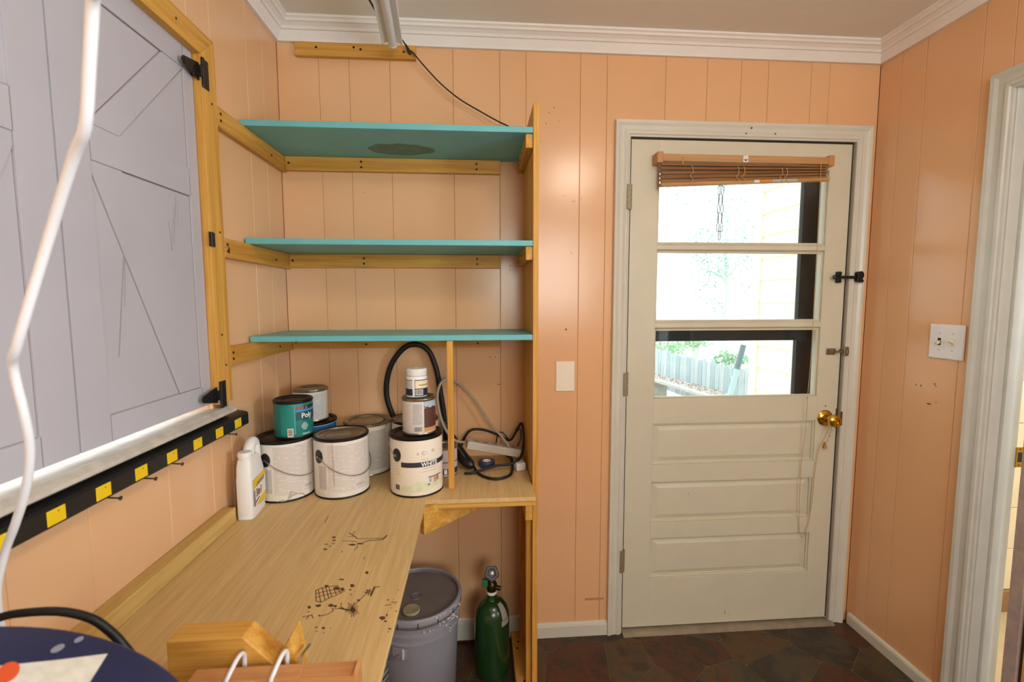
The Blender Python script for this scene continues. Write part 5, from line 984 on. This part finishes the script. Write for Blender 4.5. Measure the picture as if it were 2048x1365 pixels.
# porch beam carrying a chain
bm_ = tag(box('porch_beam', (1.2, XS-.03, 1.16, 1.28, 2.52, 2.66), M('white_corner', (244, 242, 234), .5), None, .004), 'white porch beam outside above the door glass', 'beam')
ch = thing('hanging_chain', 'thin chain doubled and hanging outside the upper pane', 'chain', (2.33, 1.2, 1.83))
CHM = M('chain_grey', (52, 66, 66), .5)
def linkm(nm, x, y, zc, h, w, rot):
    P = []
    for kk in range(14):
        a_ = 2*PI*kk/14; u = w*math.cos(a_); v = h*math.sin(a_)*.5+math.copysign(h*.5, math.sin(a_)) if abs(math.sin(a_)) > .01 else 0
        P.append((x+u*math.cos(rot), y+u*math.sin(rot), zc+v))
    MB().tube(P, .0028, 6, 0, True).build(nm, CHM, ch)
for side, n in ((-.012, 11), (.012, 11)):
    for kk in range(n): 
        zc = 2.50-kk*.060; linkm('link', 2.335+side*(1 if kk > 5 else .4), 1.2, zc, .030, .008, (kk % 2)*PI/2*.8)
linkm('link', 2.335, 1.2, 1.845, .030, .008, .3)
# fence of weathered pickets
FEN = [wood('weathered_picket_%d' % i, c1, c2, 'z', .8) for i, (c1, c2) in enumerate((((186, 196, 200), (156, 168, 172)), ((196, 202, 202), (162, 170, 172)), ((174, 186, 190), (142, 156, 162))))]
def fence(x0, y0, x1, y1, zt, lab, n, zb=GZ):
    o = thing('picket_fence', lab, 'fence', ((x0+x1)/2, (y0+y1)/2, zb), 'fences outside')
    dx, dy = x1-x0, y1-y0; Ln = math.hypot(dx, dy); a_ = math.atan2(dy, dx)
    for i in range(n):
        t = (i+.5)/n; w = Ln/n*.46; h = zt+random.uniform(-.03, .03)
        mt = Matrix.Translation((x0+dx*t, y0+dy*t, zb)) @ Matrix.Rotation(a_, 4, 'Z')
        MB().prism([(-w, 0), (w, 0), (w, h-zb-.04), (w*.55, h-zb), (-w*.55, h-zb), (-w, h-zb-.04)], 'y', -.01, .01).xf(mt).build('picket', FEN[i % 3], o)
    for zz in (zb+.25, zt-.25):
        MB().box(0, Ln, .012, .05, zz, zz+.08, Matrix.Translation((x0, y0, 0)) @ Matrix.Rotation(a_, 4, 'Z')).build('fence_rail', FEN[1], o)
    return o
fence(3.86, 6.6, 4.07, 4.05, .56, 'weathered picket fence outside, receding behind the leafy boards', 24, -.1)
fence(4.50, 5.1, 5.3, 4.9, .37, 'short weathered fence outside by the cream corner board', 9)
# raised boards with fallen leaves
DK = wood('grey_deck_wood', (190, 186, 178), (158, 152, 146), 'x', .8)
deck = thing('plank_ledge', 'grey plank ledge outside strewn with fallen leaves', 'planks', (3.65, 4.8, GZ))
A, B_ = Vector((3.17, 6.6, 0)), Vector((3.66, 3.78, 0)); dv = (B_-A).normalized(); aa = math.atan2(dv.y, dv.x)
mt = Matrix.Translation((A.x, A.y, 0)) @ Matrix.Rotation(aa, 4, 'Z')
for k in range(3):
    MB().box(0, (B_-A).length, .0+k*.115, .105+k*.115, .16, .20, mt).build('plank', DK, deck, bevel=.004)
for t in (.1, 1.3, 2.5): MB().box(t, t+.12, .05, .32, GZ, .159, mt).build('ledge_post', DK, deck)
lv = MB(); rr = random.Random(4)
for k in range(380):
    p = mt @ Vector((rr.uniform(.1, 2.8), rr.uniform(.08, .33), .203)); s_ = rr.uniform(.008, .020); a_ = rr.uniform(0, 6.28)
    q = [p+Vector((math.cos(a_+i*PI/2)*s_*(1 if i % 2 else .5), math.sin(a_+i*PI/2)*s_*(1 if i % 2 else .5), rr.uniform(0, .014))) for i in range(4)]
    lv.add(q, [(0, 1, 2, 3)])
lf = tag(lv.build('fallen_leaves', M('red_brown_leaf', (150, 70, 56), .8, var=.3, vscale=3)), 'reddish fallen leaves scattered on the outdoor plank ledge', 'leaves'); lf['kind'] = 'stuff'
tag(box('low_step', (2.5, 3.15, 4.0, 4.7, GZ, .10), M('pale_concrete', (204, 204, 204), .9, var=.05), None, .01), 'pale low step outside in front of the plank ledge', 'step')
pole = thing('leaning_pole', 'pale blue-grey pole leaning outside before the fence', 'pole', (3.8, 3.62, GZ))
MB().tube([(3.66, 3.60, GZ), (3.975, 3.72, .55)], .034, 14).build('pole', M('pole_blue', (160, 184, 190), .5), pole, smooth=True)
MB().tube([(3.975, 3.72, .55), (4.07, 3.76, .85)], .034, 14).build('pole_grip', M('pole_grip', (92, 112, 118), .5), pole, smooth=True)
# shrubs and trees
BARK = M('bark', (190, 196, 190), .9)
def foliage(name, lab, cx, cy, cz, rx, rz, n, s0, col, trunk=True, seed=1):
    r_ = random.Random(seed); o = thing(name, lab, 'tree' if trunk else 'shrub', (cx, cy, GZ), 'greenery outside')
    if trunk:
        MB().tube([(cx, cy, GZ), (cx+.06, cy, cz-rz*.5), (cx-.05, cy, cz), (cx, cy, cz+rz*.6)], [.12, .09, .06, .02], 8, 3).build('trunk', BARK, o, smooth=True)
        for k in range(7):
            a_ = r_.uniform(0, 6.28); z0 = cz+r_.uniform(-.5, .3)*rz
            MB().tube([(cx, cy, z0), (cx+math.cos(a_)*rx*.4, cy+math.sin(a_)*rx*.4, z0+rz*.2), (cx+math.cos(a_)*rx*.85, cy+math.sin(a_)*rx*.85, z0+rz*.3)], [.04, .025, .008], 6, 3).build('branch', BARK, o, smooth=True)
    else:
        for k in range(4): MB().tube([(cx+.04*k-.06, cy, GZ), (cx+.05*k-.07, cy, cz), (cx+.1*k-.15, cy, cz+rz*.6)], [.02, .014, .006], 6, 2).build('stem', BARK, o, smooth=True)
    m = MB()
    for k in range(n):
        while 1:
            p = Vector((r_.uniform(-1, 1), r_.uniform(-1, 1), r_.uniform(-1, 1)))
            if .25 < p.length < 1: break
        if math.sin(p.x*5+seed)+math.sin(p.z*6+2*seed)+math.sin(p.y*4) < -.35: continue
        c_ = Vector((cx+p.x*rx, cy+p.y*rx, cz+p.z*rz)); u = Vector((r_.gauss(0, 1), r_.gauss(0, 1), r_.gauss(0, 1))).normalized(); v = u.orthogonal().normalized(); s_ = s0*r_.uniform(.6, 1.3)
        m.add([c_-u*s_, c_+v*s_*.5, c_+u*s_, c_-v*s_*.5], [(0, 1, 2, 3)])
    f_ = m.build('foliage', M('leaf_%d_%d_%d' % col, col, .7, var=.2, vscale=2), o); f_['kind'] = 'stuff'
    return o
foliage('shrub', 'pale green shrub outside behind the left part of the fence', 4.6, 7.6, .45, .55, .32, 900, .045, (136, 178, 124), False, 1)
foliage('shrub', 'low green shrub outside between fence and pole', 5.75, 8.5, .55, .45, .28, 700, .04, (130, 176, 128), False, 2)
foliage('shrub', 'green shrub outside above the short fence', 5.3, 6.2, .28, .32, .28, 600, .04, (120, 168, 126), False, 3)
foliage('tree', 'pale slender tree outside seen through the middle pane', 10.6, 16.0, 3.0, 1.5, 2.2, 3400, .055, (112, 160, 148), True, 4)
foliage('tree', 'hazy tall tree outside, far beyond the fence', 16.5, 27.0, 8.0, 4.0, 4.4, 3600, .11, (128, 176, 168), True, 6)
